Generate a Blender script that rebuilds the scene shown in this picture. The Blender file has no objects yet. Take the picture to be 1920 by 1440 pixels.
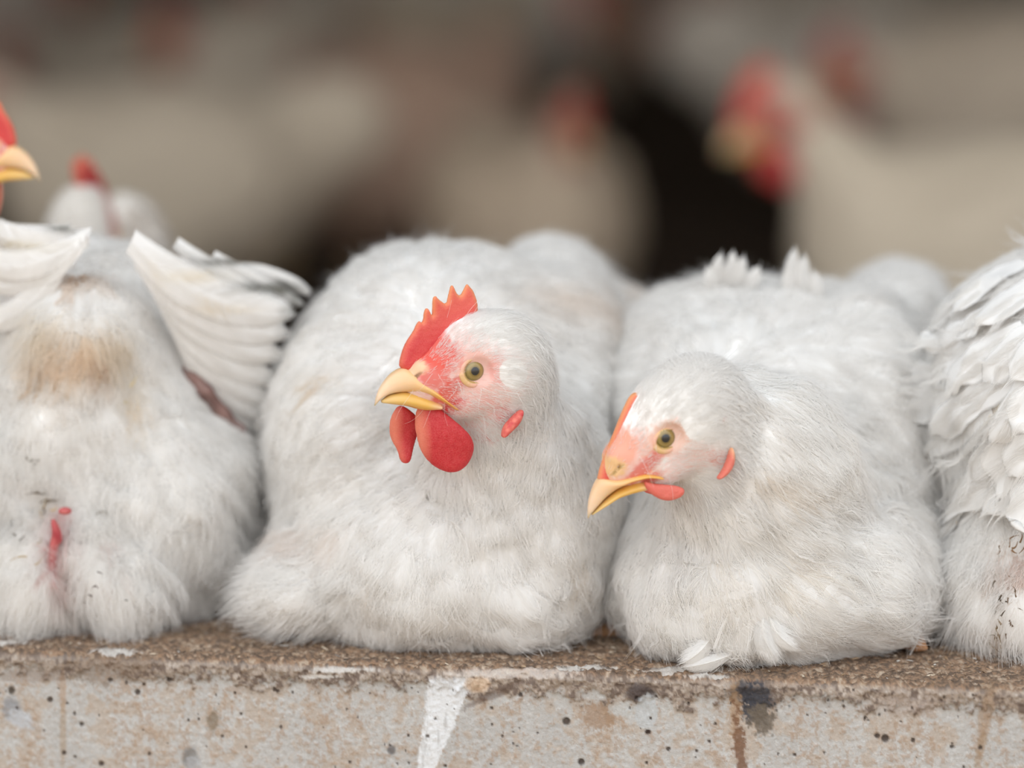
import bpy, math, random
import numpy as np
from mathutils import Vector, Matrix, kdtree

# ------------------------------------------------------------------ camera
scene = bpy.context.scene
COL = scene.collection
F = 8000.0                                   # focal length in pixels of a 1920 wide frame
PITCH = math.radians(10)
DIST = 2.0
TGT = np.array([0.0, 0.0, 0.1275])
FWD = np.array([0, math.cos(PITCH), -math.sin(PITCH)])
UP = np.array([0, math.sin(PITCH), math.cos(PITCH)])
RT = np.array([1.0, 0, 0])
CAM = TGT - FWD * DIST
cd = bpy.data.cameras.new('camera'); cam = bpy.data.objects.new('camera', cd); COL.objects.link(cam)
cam.location = CAM; cam.rotation_euler = (math.pi / 2 - PITCH, 0, 0)
cd.sensor_width = 36; cd.lens = 36 * F / 1920; cd.clip_start = .05; cd.clip_end = 100
cd.dof.use_dof = True; cd.dof.focus_distance = 1.975; cd.dof.aperture_fstop = 2.7
scene.camera = cam

# ------------------------------------------------------------------ world and light
EXPOSURE = 0.0
w = bpy.data.worlds.new('overcast_sky'); scene.world = w; w.use_nodes = True
nt = w.node_tree; nt.nodes.clear()
tc = nt.nodes.new('ShaderNodeTexCoord'); sx = nt.nodes.new('ShaderNodeSeparateXYZ')
cr = nt.nodes.new('ShaderNodeValToRGB'); bg = nt.nodes.new('ShaderNodeBackground'); wo = nt.nodes.new('ShaderNodeOutputWorld')
nt.links.new(tc.outputs['Generated'], sx.inputs[0])
mr = nt.nodes.new('ShaderNodeMapRange'); mr.inputs[1].default_value = -1; mr.inputs[2].default_value = 1
nt.links.new(sx.outputs[2], mr.inputs[0]); nt.links.new(mr.outputs[0], cr.inputs[0])
e = cr.color_ramp.elements
e[0].position = .46; e[0].color = (.66, .52, .39, 1)
e[1].position = .56; e[1].color = (.90, .915, .94, 1)
cr.color_ramp.elements.new(1.0).color = (.80, .90, 1.0, 1)
nt.links.new(cr.outputs[0], bg.inputs[0]); bg.inputs[1].default_value = 1.5
nt.links.new(bg.outputs[0], wo.inputs[0])
ld = bpy.data.lights.new('soft_sun', 'SUN'); ld.energy = .8; ld.angle = math.radians(80); ld.color = (1, .97, .93)
lo = bpy.data.objects.new('soft_sun', ld); COL.objects.link(lo); lo.rotation_euler = (math.radians(42), 0, math.radians(-18))
vs = scene.view_settings
vs.view_transform = 'Standard'; vs.look = 'None'; vs.gamma = 1; vs.use_curve_mapping = False; vs.exposure = EXPOSURE
cy = scene.cycles
cy.max_bounces = 6; cy.diffuse_bounces = 4; cy.glossy_bounces = 2; cy.transmission_bounces = 4; cy.transparent_max_bounces = 32
cy.use_adaptive_sampling = True; cy.adaptive_threshold = .05
cy.use_denoising = True
cy.caustics_reflective = False; cy.caustics_refractive = False
try:
    scene.cycles_curves.shape = 'RIBBONS'; scene.cycles_curves.subdivisions = 1
except Exception: pass

rng = np.random.default_rng(7)
MM = .001

def at(px, py, y=0.0):
    """world point seen at a pixel of the 1920x1440 frame, in the vertical plane y"""
    d = FWD + RT * ((px - 960) / F) + UP * ((720 - py) / F)
    t = (y - CAM[1]) / d[1]
    return CAM + d * t
def depth(y): return (y - CAM[1]) / FWD[1] * 1.0
def pxm(n, y): return n * (DIST + y) / F
def nrm(v): v = np.asarray(v, float); return v / np.linalg.norm(v)
def to_px(P):
    r = P - CAM
    z = r @ FWD
    return np.stack([960 + F * (r @ RT) / z, 720 - F * (r @ UP) / z], -1)

# ------------------------------------------------------------------ implicit shapes
class Shape:
    def __init__(s): s.p = []; s.noise = []
    def ell(s, c, r, R=None, k=.01, sub=False):
        s.p.append(('e', np.asarray(c, float), np.asarray(r, float), None if R is None else np.asarray(R, float), k, sub)); return s
    def cone(s, a, b, ra, rb, k=.01, sub=False):
        s.p.append(('c', np.asarray(a, float), np.asarray(b, float), (ra, rb), k, sub)); return s
    def fn(s, f, k=.001, sub=False, bounds=None):
        s.p.append(('f', f, bounds, None, k, sub)); return s
    def __call__(s, P):
        P = np.asarray(P, np.float32); d = None
        for q in s.p:
            if q[0] == 'e':
                v = P - q[1].astype(np.float32)
                if q[3] is not None: v = v @ q[3].T.astype(np.float32)
                a = v / q[2].astype(np.float32)
                k0 = np.sqrt((a * a).sum(-1)); b = a / q[2].astype(np.float32)
                k1 = np.sqrt((b * b).sum(-1)) + 1e-6
                e = k0 * (k0 - 1) / k1
                e = np.where(k0 < 1e-3, -float(q[2].min()), e)
            elif q[0] == 'c':
                a, b = q[1].astype(np.float32), q[2].astype(np.float32)
                ab = b - a; h = np.clip(((P - a) @ ab) / (ab @ ab), 0, 1)
                e = np.linalg.norm(P - a - h[..., None] * ab, axis=-1) - (q[3][0] + (q[3][1] - q[3][0]) * h)
            else: e = q[1](P)
            k, sub = q[4], q[5]
            if d is None: d = e; continue
            if sub:
                h = np.clip(.5 - .5 * (d + e) / k, 0, 1); d = d * (1 - h) + (-e) * h + k * h * (1 - h)
            else:
                h = np.clip(.5 + .5 * (d - e) / k, 0, 1); d = d * (1 - h) + e * h - k * h * (1 - h)
        for (amp, wl, seed, m) in s.noise:
            n = pnoise(P, wl, seed) * amp
            if m is not None: n = n * m(P)
            d = d - n
        return d
    def bounds(s):
        lo, hi = [], []
        for q in s.p:
            if q[5]: continue
            if q[0] == 'e': r = q[2].max(); lo.append(q[1] - r); hi.append(q[1] + r)
            elif q[0] == 'c':
                lo += [q[1] - q[3][0], q[2] - q[3][1]]; hi += [q[1] + q[3][0], q[2] + q[3][1]]
            elif q[2] is not None: lo.append(q[2][0]); hi.append(q[2][1])
        return np.min(lo, 0), np.max(hi, 0)
    def grad(s, P, e=4e-4):
        P = np.asarray(P, np.float32)
        g = np.stack([s(P + np.eye(3, dtype=np.float32)[i] * e) - s(P - np.eye(3, dtype=np.float32)[i] * e) for i in range(3)], -1) / (2 * e)
        return g
    def snap(s, P, h=0.0, it=2):
        """move points along the gradient until they sit at height h above the surface"""
        P = np.asarray(P, np.float32).copy()
        for _ in range(it):
            g = s.grad(P); gg = (g * g).sum(-1) + 1e-6
            step = ((s(P) - h) / gg)[..., None] * g
            m = np.linalg.norm(step, axis=-1, keepdims=True)
            P -= step * np.minimum(1, .012 / (m + 1e-9))
        return P

def pnoise(P, wl, seed=0):
    r = np.random.default_rng(seed); o = 0
    for i in range(5):
        k = r.normal(size=3); k = (k / np.linalg.norm(k) * (2 * math.pi / wl) * r.uniform(.7, 1.5)).astype(np.float32)
        o = o + np.sin(P @ k + r.uniform(0, 6.28) + 1.3 * np.sin(P @ np.roll(k, 1) * .7 + i))
    return o / 5

def vnoise(P, wl, seed=0):
    """lattice value noise, roughly -1..1"""
    Q = np.asarray(P, np.float64) / wl + seed * 13.37 + 1000
    I = np.floor(Q).astype(np.int64); f = Q - I; f = f * f * (3 - 2 * f); o = 0
    for a in (0, 1):
        for b in (0, 1):
            for c in (0, 1):
                h = ((I[:, 0] + a) * 73856093) ^ ((I[:, 1] + b) * 19349663) ^ ((I[:, 2] + c) * 83492791)
                h = (h ^ (h >> 13)) * 1274126177 & 0xffffffff; h = (h ^ (h >> 16)) & 0xffff
                o = o + (h / 32767.5 - 1) * np.abs(1 - a - f[:, 0]) * np.abs(1 - b - f[:, 1]) * np.abs(1 - c - f[:, 2])
    return o * 1.35

def nets(f, lo, hi, res):
    """surface nets of the implicit function f"""
    lo = np.asarray(lo) - 2.5 * res; hi = np.asarray(hi) + 2.5 * res
    n = np.maximum(4, np.ceil((hi - lo) / res).astype(int) + 1)
    ax = [lo[i] + res * np.arange(n[i]) for i in range(3)]
    D = np.empty(n, np.float32)
    Y, Z = np.meshgrid(ax[1], ax[2], indexing='ij')
    step = max(1, int(400000 // (n[1] * n[2])))
    for i in range(0, n[0], step):
        xs = ax[0][i:i + step]
        G = np.empty((len(xs), n[1], n[2], 3), np.float32)
        G[..., 0] = xs[:, None, None]; G[..., 1] = Y; G[..., 2] = Z
        D[i:i + step] = f(G.reshape(-1, 3)).reshape(len(xs), n[1], n[2])
    S = D < 0
    acc = np.zeros(tuple(n - 1) + (3,), np.float32); cnt = np.zeros(tuple(n - 1), np.float32)
    def cut(a):
        s0 = [slice(None)] * 3; s1 = [slice(None)] * 3; s0[a] = slice(0, -1); s1[a] = slice(1, None)
        A, B = D[tuple(s0)], D[tuple(s1)]
        X = (A < 0) != (B < 0)
        return np.argwhere(X), (A[X] / (A[X] - B[X])), A[X] < 0
    edges = []
    for a in range(3):
        idx, t, inside = cut(a); edges.append((idx, inside))
        pos = idx.astype(np.float32); pos[:, a] += t
        o = [b for b in range(3) if b != a]
        for da in (0, -1):
            for db in (0, -1):
                c = idx.copy(); c[:, o[0]] += da; c[:, o[1]] += db
                ok = np.all((c >= 0) & (c < n - 1), 1)
                cc = c[ok]
                np.add.at(acc, (cc[:, 0], cc[:, 1], cc[:, 2]), pos[ok]); np.add.at(cnt, (cc[:, 0], cc[:, 1], cc[:, 2]), 1)
    act = cnt > 0
    vid = -np.ones(act.shape, np.int64); vid[act] = np.arange(act.sum())
    V = acc[act] / cnt[act][:, None] * res + lo
    Q = []
    for a in range(3):
        idx, ins = edges[a]; o = [(a + 1) % 3, (a + 2) % 3]
        cs = []
        for da, db in ((0, 0), (-1, 0), (-1, -1), (0, -1)):
            c = idx.copy(); c[:, o[0]] += da; c[:, o[1]] += db; cs.append(c)
        ok = np.ones(len(idx), bool)
        for c in cs: ok &= np.all((c >= 0) & (c < n - 1), 1)
        q = np.stack([vid[c[ok][:, 0], c[ok][:, 1], c[ok][:, 2]] for c in cs], 1)
        q[~ins[ok]] = q[~ins[ok]][:, ::-1]
        Q.append(q)
    return V.astype(np.float64), np.concatenate(Q)

def mesh_np(name, V, Q, mat, parent=None, col=None, smooth=True, loc=None):
    """one mesh object out of numpy vertices and quads (or tris)"""
    me = bpy.data.meshes.new(name); k = Q.shape[1]
    V = np.asarray(V, np.float32); org = np.zeros(3, np.float32) if loc is None else np.asarray(loc, np.float32)
    me.vertices.add(len(V)); me.vertices.foreach_set('co', (V - org).ravel())
    me.loops.add(Q.size); me.loops.foreach_set('vertex_index', Q.astype(np.int32).ravel())
    me.polygons.add(len(Q)); me.polygons.foreach_set('loop_start', (np.arange(len(Q)) * k).astype(np.int32))
    me.update(calc_edges=True); me.validate()
    me.polygons.foreach_set('use_smooth', np.full(len(me.polygons), smooth))
    if col is not None:
        a = me.attributes.new('col', 'FLOAT_COLOR', 'POINT')
        c = np.ones((len(V), 4), np.float32); col = np.asarray(col); c[:, :col.shape[-1]] = col; a.data.foreach_set('color', c.ravel())
    me.materials.append(mat)
    o = bpy.data.objects.new(name, me); COL.objects.link(o)
    o.location = org
    if parent is not None:
        o.parent = parent; o.location = org - np.array(world_loc(parent)) if loc is not None else -np.array(world_loc(parent))
    return o
def world_loc(o):
    v = np.zeros(3)
    while o is not None: v += np.array(o.location); o = o.parent
    return v
def shape_obj(name, f, lo, hi, res, mat, parent=None, col=None, snap=True, clean=None):
    V, Q = nets(f, lo, hi, res)
    if snap and isinstance(f, Shape): V = f.snap(V, 0, 1)
    c = col(V) if callable(col) else col
    return mesh_np(name, V, Q, mat, parent, c)

def thing(name, label, cat, loc, group=None):
    o = bpy.data.objects.new(name, None); COL.objects.link(o); o.location = loc; o.empty_display_size = .02
    o['label'] = label; o['category'] = cat
    if group: o['group'] = group
    return o
def tag(o, label, cat, group=None, kind=None):
    if label: o['label'] = label
    if cat: o['category'] = cat
    if group: o['group'] = group
    if kind: o['kind'] = kind
    return o

# ------------------------------------------------------------------ materials
def mat(name):
    m = bpy.data.materials.new(name); m.use_nodes = True
    n = m.node_tree; b = n.nodes['Principled BSDF']
    return m, n, b
def N(n, t, **kw):
    x = n.nodes.new(t)
    for k, v in kw.items():
        if k.startswith('i_'):
            x.inputs[k[2:].replace('_', ' ')].default_value = v
        else: setattr(x, k, v)
    return x
def ramp(n, fac, stops):
    r = n.nodes.new('ShaderNodeValToRGB'); el = r.color_ramp.elements
    while len(el) > 1: el.remove(el[-1])
    el[0].position = stops[0][0]; el[0].color = stops[0][1]
    for p, c in stops[1:]: el.new(p).color = c
    n.links.new(fac, r.inputs[0]); return r.outputs[0]
def mix(n, fac, a, b, t='MIX'):
    m = n.nodes.new('ShaderNodeMix'); m.data_type = 'RGBA'; m.blend_type = t
    for s, v in ((m.inputs[0], fac), (m.inputs[6], a), (m.inputs[7], b)):
        if isinstance(v, bpy.types.NodeSocket): n.links.new(v, s)
        else: s.default_value = v
    return m.outputs[2]
def noise(n, scale, detail=4, rough=.5, vec=None):
    t = N(n, 'ShaderNodeTexNoise'); t.inputs['Scale'].default_value = scale; t.inputs['Detail'].default_value = detail; t.inputs['Roughness'].default_value = rough
    if vec is None:
        c = N(n, 'ShaderNodeTexCoord'); vec = c.outputs['Object']
    n.links.new(vec, t.inputs['Vector']); return t.outputs[0]
def bump(n, b, h, strength, dist):
    x = N(n, 'ShaderNodeBump'); x.inputs['Strength'].default_value = strength; x.inputs['Distance'].default_value = dist
    n.links.new(h, x.inputs['Height']); n.links.new(x.outputs[0], b.inputs['Normal'])

def m_attr(name, rough=.6, sss=.0, bsc=0, bst=.3, bd=.0005, coat=0, spec=.35, speckle=0):
    m, n, b = mat(name)
    a = N(n, 'ShaderNodeAttribute', attribute_name='col')
    c = a.outputs['Color']
    if speckle:
        f = ramp(n, noise(n, 2000, 3), [(.36, (0, 0, 0, 1)), (.68, (1, 1, 1, 1))])
        c = mix(n, f, c, (.92, .42, .32, 1), 'MIX') if speckle == 1 else c
        mm = n.nodes[-1]
        if speckle == 1:
            k = N(n, 'ShaderNodeMath', operation='MULTIPLY'); n.links.new(f, k.inputs[0]); k.inputs[1].default_value = .12
            n.links.new(k.outputs[0], mm.inputs[0])
    n.links.new(c, b.inputs['Base Color'])
    b.inputs['Roughness'].default_value = rough; b.inputs['Specular IOR Level'].default_value = spec
    if sss:
        b.inputs['Subsurface Weight'].default_value = sss; b.inputs['Subsurface Radius'].default_value = (1, .35, .2); b.inputs['Subsurface Scale'].default_value = .003
    if coat: b.inputs['Coat Weight'].default_value = coat; b.inputs['Coat Roughness'].default_value = .15
    if bsc: bump(n, b, noise(n, bsc, 3), bst, bd)
    return m
M_SKIN = m_attr('hen_skin', .7, .0, 500, .25, .0004)
M_COMB = m_attr('comb_skin', .5, .25, 1300, .5, .0005, speckle=1, spec=.4)
M_BEAK = m_attr('beak_horn', .38, .3, 300, .1, .0003, coat=.2, spec=.5)
M_LID = m_attr('eyelid_skin', .5, .1, 900, .4, .0003)
M_DARKBIT = m_attr('dirt', .9, 0, 900, .5, .0005)

def m_feather(name, soft=False, tr=.25):
    m, n, b = mat(name)
    a = N(n, 'ShaderNodeAttribute', attribute_name='col')
    d = N(n, 'ShaderNodeBsdfDiffuse'); t = N(n, 'ShaderNodeBsdfTranslucent'); mx = N(n, 'ShaderNodeMixShader'); mx.inputs[0].default_value = tr
    n.links.new(a.outputs['Color'], d.inputs[0]); n.links.new(a.outputs['Color'], t.inputs[0])
    n.links.new(d.outputs[0], mx.inputs[1]); n.links.new(t.outputs[0], mx.inputs[2])
    if soft:
        al = N(n, 'ShaderNodeMath', operation='MULTIPLY_ADD', use_clamp=True); n.links.new(a.outputs['Alpha'], al.inputs[0]); al.inputs[1].default_value = 1.0
        al.inputs[2].default_value = 0.0
        tp = N(n, 'ShaderNodeBsdfTransparent'); m2 = N(n, 'ShaderNodeMixShader'); n.links.new(al.outputs[0], m2.inputs[0])
        n.links.new(tp.outputs[0], m2.inputs[1]); n.links.new(mx.outputs[0], m2.inputs[2]); mx = m2
    n.links.new(mx.outputs[0], n.nodes['Material Output'].inputs['Surface'])
    n.nodes.remove(b)
    return m
M_VANE = m_feather('feather_vane', True, .22)
M_BARB = m_feather('feather_barb', False, .42)
WHITE = np.array([.935, .915, .888])

# ------------------------------------------------------------------ plumage
def tri_sample(V, Q, n, wfun=None):
    A, B, C_, D_ = V[Q[:, 0]], V[Q[:, 1]], V[Q[:, 2]], V[Q[:, 3]]
    ar = np.linalg.norm(np.cross(C_ - A, D_ - B), axis=1) / 2
    cen = (A + B + C_ + D_) / 4
    if wfun is not None: ar = ar * wfun(cen)
    p = ar / ar.sum(); i = rng.choice(len(Q), n, p=p)
    u, v = rng.random(n)[:, None], rng.random(n)[:, None]
    return (A[i] * (1 - u) + B[i] * u) * (1 - v) + (D_[i] * (1 - u) + C_[i] * u) * v
def thin(P, r):
    """drop points closer than r (array) to one already kept"""
    keep = []; kd = {}; g = float(np.max(r))
    for i, p in enumerate(P):
        c = tuple((p / g).astype(int)); ok = True
        for a in (-1, 0, 1):
            for b in (-1, 0, 1):
                for d in (-1, 0, 1):
                    for j in kd.get((c[0] + a, c[1] + b, c[2] + d), ()):
                        q = P[j] - p
                        if q[0] * q[0] + q[1] * q[1] + q[2] * q[2] < r[i] * r[i]: ok = False; break
                    if not ok: break
                if not ok: break
            if not ok: break
        if ok: kd.setdefault(c, []).append(i); keep.append(i)
    return np.array(keep)

class Flow:
    """guide hairs: each row px, py, dx, dy (photo directions), toward camera part, then style values"""
    def __init__(s, rows, pw=3.0):
        s.r = np.array(rows, float); s.pw = pw
        d = s.r[:, 2:5].copy(); d /= np.linalg.norm(d, axis=1, keepdims=True)
        s.d = d[:, :1] * RT + -d[:, 1:2] * UP + -d[:, 2:3] * FWD
    def __call__(s, P):
        q = to_px(P)
        D2 = ((q[:, None, :] - s.r[None, :, :2]) ** 2).sum(-1) + 400
        W = D2 ** (-s.pw / 2); W /= W.sum(1, keepdims=True)
        return W @ s.d, W @ s.r[:, 5:]

def surf(sh, px, py, h=0.0, y0=-.12, y1=.30, n=240):
    """first point along the view through a pixel that lies at height h over the shape"""
    ys = np.linspace(y0, y1, n); P = np.array([at(px, py, y) for y in ys]); d = sh(P) - h
    k = np.argmax(d < 0) if (d < 0).any() else int(np.argmin(d))
    return P[k]
def frames(shape, P, flow):
    n = shape.grad(P); n /= np.linalg.norm(n, axis=1, keepdims=True) + 1e-9
    d, st = flow(P)
    t = d - (d * n).sum(1, keepdims=True) * n
    ln = np.linalg.norm(t, axis=1, keepdims=True)
    t = np.where(ln < .15, t + np.cross(n, RT) * .2 - .2 * UP, t)
    t -= (t * n).sum(1, keepdims=True) * n
    t /= np.linalg.norm(t, axis=1, keepdims=True) + 1e-9
    return n, t, np.cross(n, t), st

def sst(a, b, x):
    t = np.clip((x - a) / (b - a), 0, 1); return t * t * (3 - 2 * t)
class Plumage:
    def __init__(s): s.V = []; s.Q = []; s.C = []; s.nv = 0; s.sp = []; s.sr = []; s.sc = []
    def vanes(s, shape, P, n, t, b, L, W, lift, col, nu=8, nv=7, h0=.0004, curl=0.0, snap=True, tipw=.55, base=0.12, jag=.015, crisp=False):
        """a curved blade for every feather, laid over the surface of the shape"""
        m = len(P); u = np.linspace(0, 1, nu); v = np.linspace(-1, 1, nv)
        prof = np.minimum(1, base + (u / .28) ** .8 * (1 - base)) * np.sqrt(np.clip(1 - np.clip((u - tipw) / (1 - tipw), 0, 1) ** 2.2, .0, 1))
        U, Vv = np.meshgrid(u, v, indexing='ij')
        w = W[:, None, None] * prof[None, :, None] * Vv[None] * (1 + rng.normal(0, jag, (m, nu, nv)))
        l = L[:, None, None] * (U[None] - .06 * (Vv[None] ** 2) * U[None])
        bend = rng.normal(0, .06, m)[:, None, None] * L[:, None, None] * U[None] ** 2 + curl * L[:, None, None] * U[None] ** 2
        X = P[:, None, None] + t[:, None, None] * l[..., None] + b[:, None, None] * (w + bend)[..., None]
        h = h0 + lift[:, None, None] * U[None] ** 1.3 - (Vv[None] ** 2) * .0006
        h = h + rng.uniform(0, .0005, m)[:, None, None]
        X = X.reshape(-1, 3)
        if snap: X = shape.snap(X, h.reshape(-1), 2)
        else: X = X + np.repeat(n, nu * nv, 0) * h.reshape(-1)[:, None]
        Y = X.reshape(m, nu, nv, 3); mid = Y[:, :, nv // 2]
        sl = np.linalg.norm(np.diff(mid, axis=1), axis=2).max(1); sw = np.linalg.norm(Y[:, :, 0] - Y[:, :, -1], axis=2).max(1)
        ok = (sl < L / (nu - 1) * 2.2) & (sw < W * 2 * 1.5)
        X = Y[ok].reshape(-1, 3); m = int(ok.sum()); col = col[ok]
        i, j = np.meshgrid(np.arange(nu - 1), np.arange(nv - 1), indexing='ij')
        q = np.stack([i * nv + j, i * nv + j + 1, (i + 1) * nv + j + 1, (i + 1) * nv + j], -1).reshape(-1, 4)
        Q = (q[None] + (np.arange(m) * nu * nv)[:, None, None]).reshape(-1, 4) + s.nv
        al = sst(1.0, .52, U) * sst(1.0, .55, np.abs(Vv))
        if crisp: al = sst(1.04, .86, U) * sst(1.05, .85, np.abs(Vv))
        al = np.tile(al.ravel(), m)
        s.V.append(X); s.Q.append(Q); s.C.append(np.concatenate([np.repeat(col, nu * nv, 0), al[:, None]], 1)); s.nv += len(X)
    def barbs(s, shape, P, n, t, b, L, W, lift, col, k=20, pts=5, rad=.00011, h0=.0013, splay=1.1, wav=.00025, curl=0.0, snap=True):
        """fine barbs that fan out from every feather's shaft"""
        m = len(P); N_ = m * k; rp = lambda a: np.repeat(a, k, 0)
        Pk, nk, tk, bk, Lk, Wk, hk = rp(P), rp(n), rp(t), rp(b), rp(L), rp(W), rp(lift)
        u0 = rng.random(N_) ** .8 * .66; sg = rng.choice([-1, 1], N_)
        du = rng.uniform(.34, .58, N_); s_ = np.linspace(0, 1, pts)
        wd = np.minimum(1, .25 + u0 * 2) * np.sqrt(np.clip(1 - np.clip((u0 - .3) / .6, 0, 1) ** 2, 0, 1)) * splay * rng.uniform(.75, 1.1, N_)
        uu = u0[:, None] + du[:, None] * s_[None] ** .9
        vv = (rng.uniform(0, .35, N_)[:, None] + (wd[:, None] - .2) * s_[None] ** 1.1 * (1 - .25 * s_[None])) * sg[:, None]
        ph = rng.uniform(0, 6.28, (N_, 1))
        wob = wav * np.sin(ph + s_[None] * rng.uniform(2, 7, (N_, 1))) * s_[None]
        X = Pk[:, None] + tk[:, None] * (Lk[:, None] * uu)[..., None] + bk[:, None] * (Wk[:, None] * vv + wob + curl * Lk[:, None] * uu ** 2)[..., None]
        h = h0 + hk[:, None] * uu ** 1.2 + rng.uniform(0, .0006, N_)[:, None] * s_[None]
        X = X.reshape(-1, 3)
        if snap: X = shape.snap(X, h.reshape(-1), 1)
        else: X = X + np.repeat(nk, pts, 0) * h.reshape(-1)[:, None]
        X = X.reshape(N_, pts, 3); ln = np.linalg.norm(np.diff(X, axis=1), axis=2).max(1); ok = ln < (Lk * .58 + Wk * 1.2) / (pts - 1) * 1.8
        cc = np.repeat(col, k, 0) * (1 + rng.normal(0, .02, (N_, 1)))
        s.add(X[ok], rad * rng.uniform(.7, 1.2, ok.sum()), cc[ok])
    def hairs(s, shape, P, n, t, b, L, lean, col, pts=6, rad=.00012, wav=.0006, clump=None, jit=.15):
        """loose hairs growing out of the surface; lean 0 = upright, 1 = flat along the flow"""
        m = len(P); s_ = np.linspace(0, 1, pts)[None]
        an = rng.normal(0, jit, m)[:, None]
        tt = t * np.cos(an) + b * np.sin(an)
        bb = np.cross(n, tt)
        le = lean[:, None] if np.ndim(lean) else lean
        out = L[:, None] * (s_ * (1 - le) + .0 * s_)
        alo = L[:, None] * (s_ ** 1.3) * (le + .25 * (1 - le) * s_)
        ph = rng.uniform(0, 6.28, (m, 1)); fr = rng.uniform(1.5, 4.5, (m, 1))
        wob = wav * np.sin(ph + s_ * fr) * s_; wob2 = wav * np.cos(ph * 1.7 + s_ * fr * .8) * s_
        X = P[:, None] + n[:, None] * (out + wob2 * .6 + .0002)[..., None] + tt[:, None] * alo[..., None] + bb[:, None] * wob[..., None]
        s.add(X, rad * rng.uniform(.7, 1.2, m), col * (1 + rng.normal(0, .02, (m, 1))))
    def blade(s, p0, p1, w, bow=0.0, out=0.0, col=WHITE, nu=16, nv=9, facing=None, tipw=.7, hairs=220, base=.35, cup=.12, soft=1.0, splay=1.06, tuft=False):
        """one large wing or tail feather from p0 to p1, w = half width (m); bow bends it in its plane, out lifts it"""
        p0, p1 = np.asarray(p0), np.asarray(p1); t = p1 - p0; L = np.linalg.norm(t); t = t / L
        f = -FWD if facing is None else nrm(facing); b = nrm(np.cross(f, t)); n = np.cross(t, b)
        if n @ f < 0: n = -n
        def pos(u, v):
            pr = np.minimum(1, base + (u / .3) * (1 - base)) * np.sqrt(np.clip(1 - np.clip((u - tipw) / (1 - tipw), 0, 1) ** 2.2, 0, 1))
            arc = 4 * u * (1 - u)
            return p0 + t * (L * (u - .03 * v * v * u))[..., None] + b * (w * pr * v + bow * arc)[..., None] + n * (out * arc - cup * w * v * v + .0006 * np.clip(1 - np.abs(v) * 12, 0, 1))[..., None]
        U, Vv = np.meshgrid(np.linspace(0, 1, nu), np.linspace(-1, 1, nv), indexing='ij')
        X = pos(U.ravel(), Vv.ravel())
        i, j = np.meshgrid(np.arange(nu - 1), np.arange(nv - 1), indexing='ij')
        q = np.stack([i * nv + j, i * nv + j + 1, (i + 1) * nv + j + 1, (i + 1) * nv + j], -1).reshape(-1, 4)
        c = col(X) if callable(col) else np.repeat(np.asarray(col)[None], len(X), 0)
        al = ((sst(1.0, .86, U) * sst(1.02, .80, np.abs(Vv))).ravel() * .6 + .4 * sst(1, .97, U).ravel()) * soft
        if soft > 0: s.V.append(X); s.Q.append(q + s.nv); s.C.append(np.concatenate([c, al[:, None]], 1)); s.nv += len(X)
        if hairs:
            u0 = rng.uniform(.02, .9, hairs); sg = rng.choice([-1, 1], hairs); k = np.linspace(0, 1, 5)
            uu = u0[:, None] + (.9 * w / L + .03) * k[None] ** .9; vv = sg[:, None] * (rng.uniform(0, .3, hairs)[:, None] * (1 - k[None]) + splay * k[None] * rng.uniform(.8, 1.05, (hairs, 1)))
            if tuft:
                uu = u0[:, None] * .25 + k[None] * rng.uniform(.45, .8, (hairs, 1)); vv = rng.normal(0, .25, (hairs, 1)) + rng.normal(0, .55, (hairs, 1)) * splay * k[None] ** 1.3
            H_ = pos(uu.ravel(), vv.ravel()) + n * .0004
            cc = col(H_.reshape(hairs, 5, 3)[:, 2]) if callable(col) else np.repeat(np.asarray(col)[None], hairs, 0)
            s.add(H_.reshape(hairs, 5, 3), .00012 * rng.uniform(.7, 1.2, hairs), cc)
    def add(s, X, r, c):
        s.sp.append(X.astype(np.float32)); s.sr.append(r); s.sc.append(c)
    def build(s, parent, vname='plumage', sname='barbs'):
        o1 = o2 = None
        if s.V:
            o1 = mesh_np(vname, np.concatenate(s.V), np.concatenate(s.Q), M_VANE, parent, np.concatenate(s.C))
        if s.sp:
            o2 = curves_obj(sname, s.sp, s.sr, s.sc, M_BARB, parent)
        return o1, o2

def curves_obj(name, sp, sr, sc, mt, parent):
    sizes = np.concatenate([np.full(len(x), x.shape[1]) for x in sp]).astype(np.int32)
    P = np.concatenate([x.reshape(-1, 3) for x in sp]).astype(np.float32) - np.array(world_loc(parent), np.float32)
    R = np.concatenate([(r[:, None] * np.linspace(1, .25, x.shape[1])[None]).ravel() for x, r in zip(sp, sr)]).astype(np.float32)
    C_ = np.concatenate(sc); C4 = np.ones((len(C_), 4), np.float32); C4[:, :3] = np.clip(C_, 0, 1)
    hc = bpy.data.hair_curves.new(name); hc.add_curves(sizes.tolist())
    hc.attributes['position'].data.foreach_set('vector', P.ravel())
    ra = hc.attributes.get('radius') or hc.attributes.new('radius', 'FLOAT', 'POINT'); ra.data.foreach_set('value', R)
    ca = hc.attributes.new('col', 'FLOAT_COLOR', 'CURVE'); ca.data.foreach_set('color', C4.ravel())
    hc.materials.append(mt)
    o = bpy.data.objects.new(name, hc); COL.objects.link(o); o.parent = parent
    print(name, len(sizes), 'strands')
    return o

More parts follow.
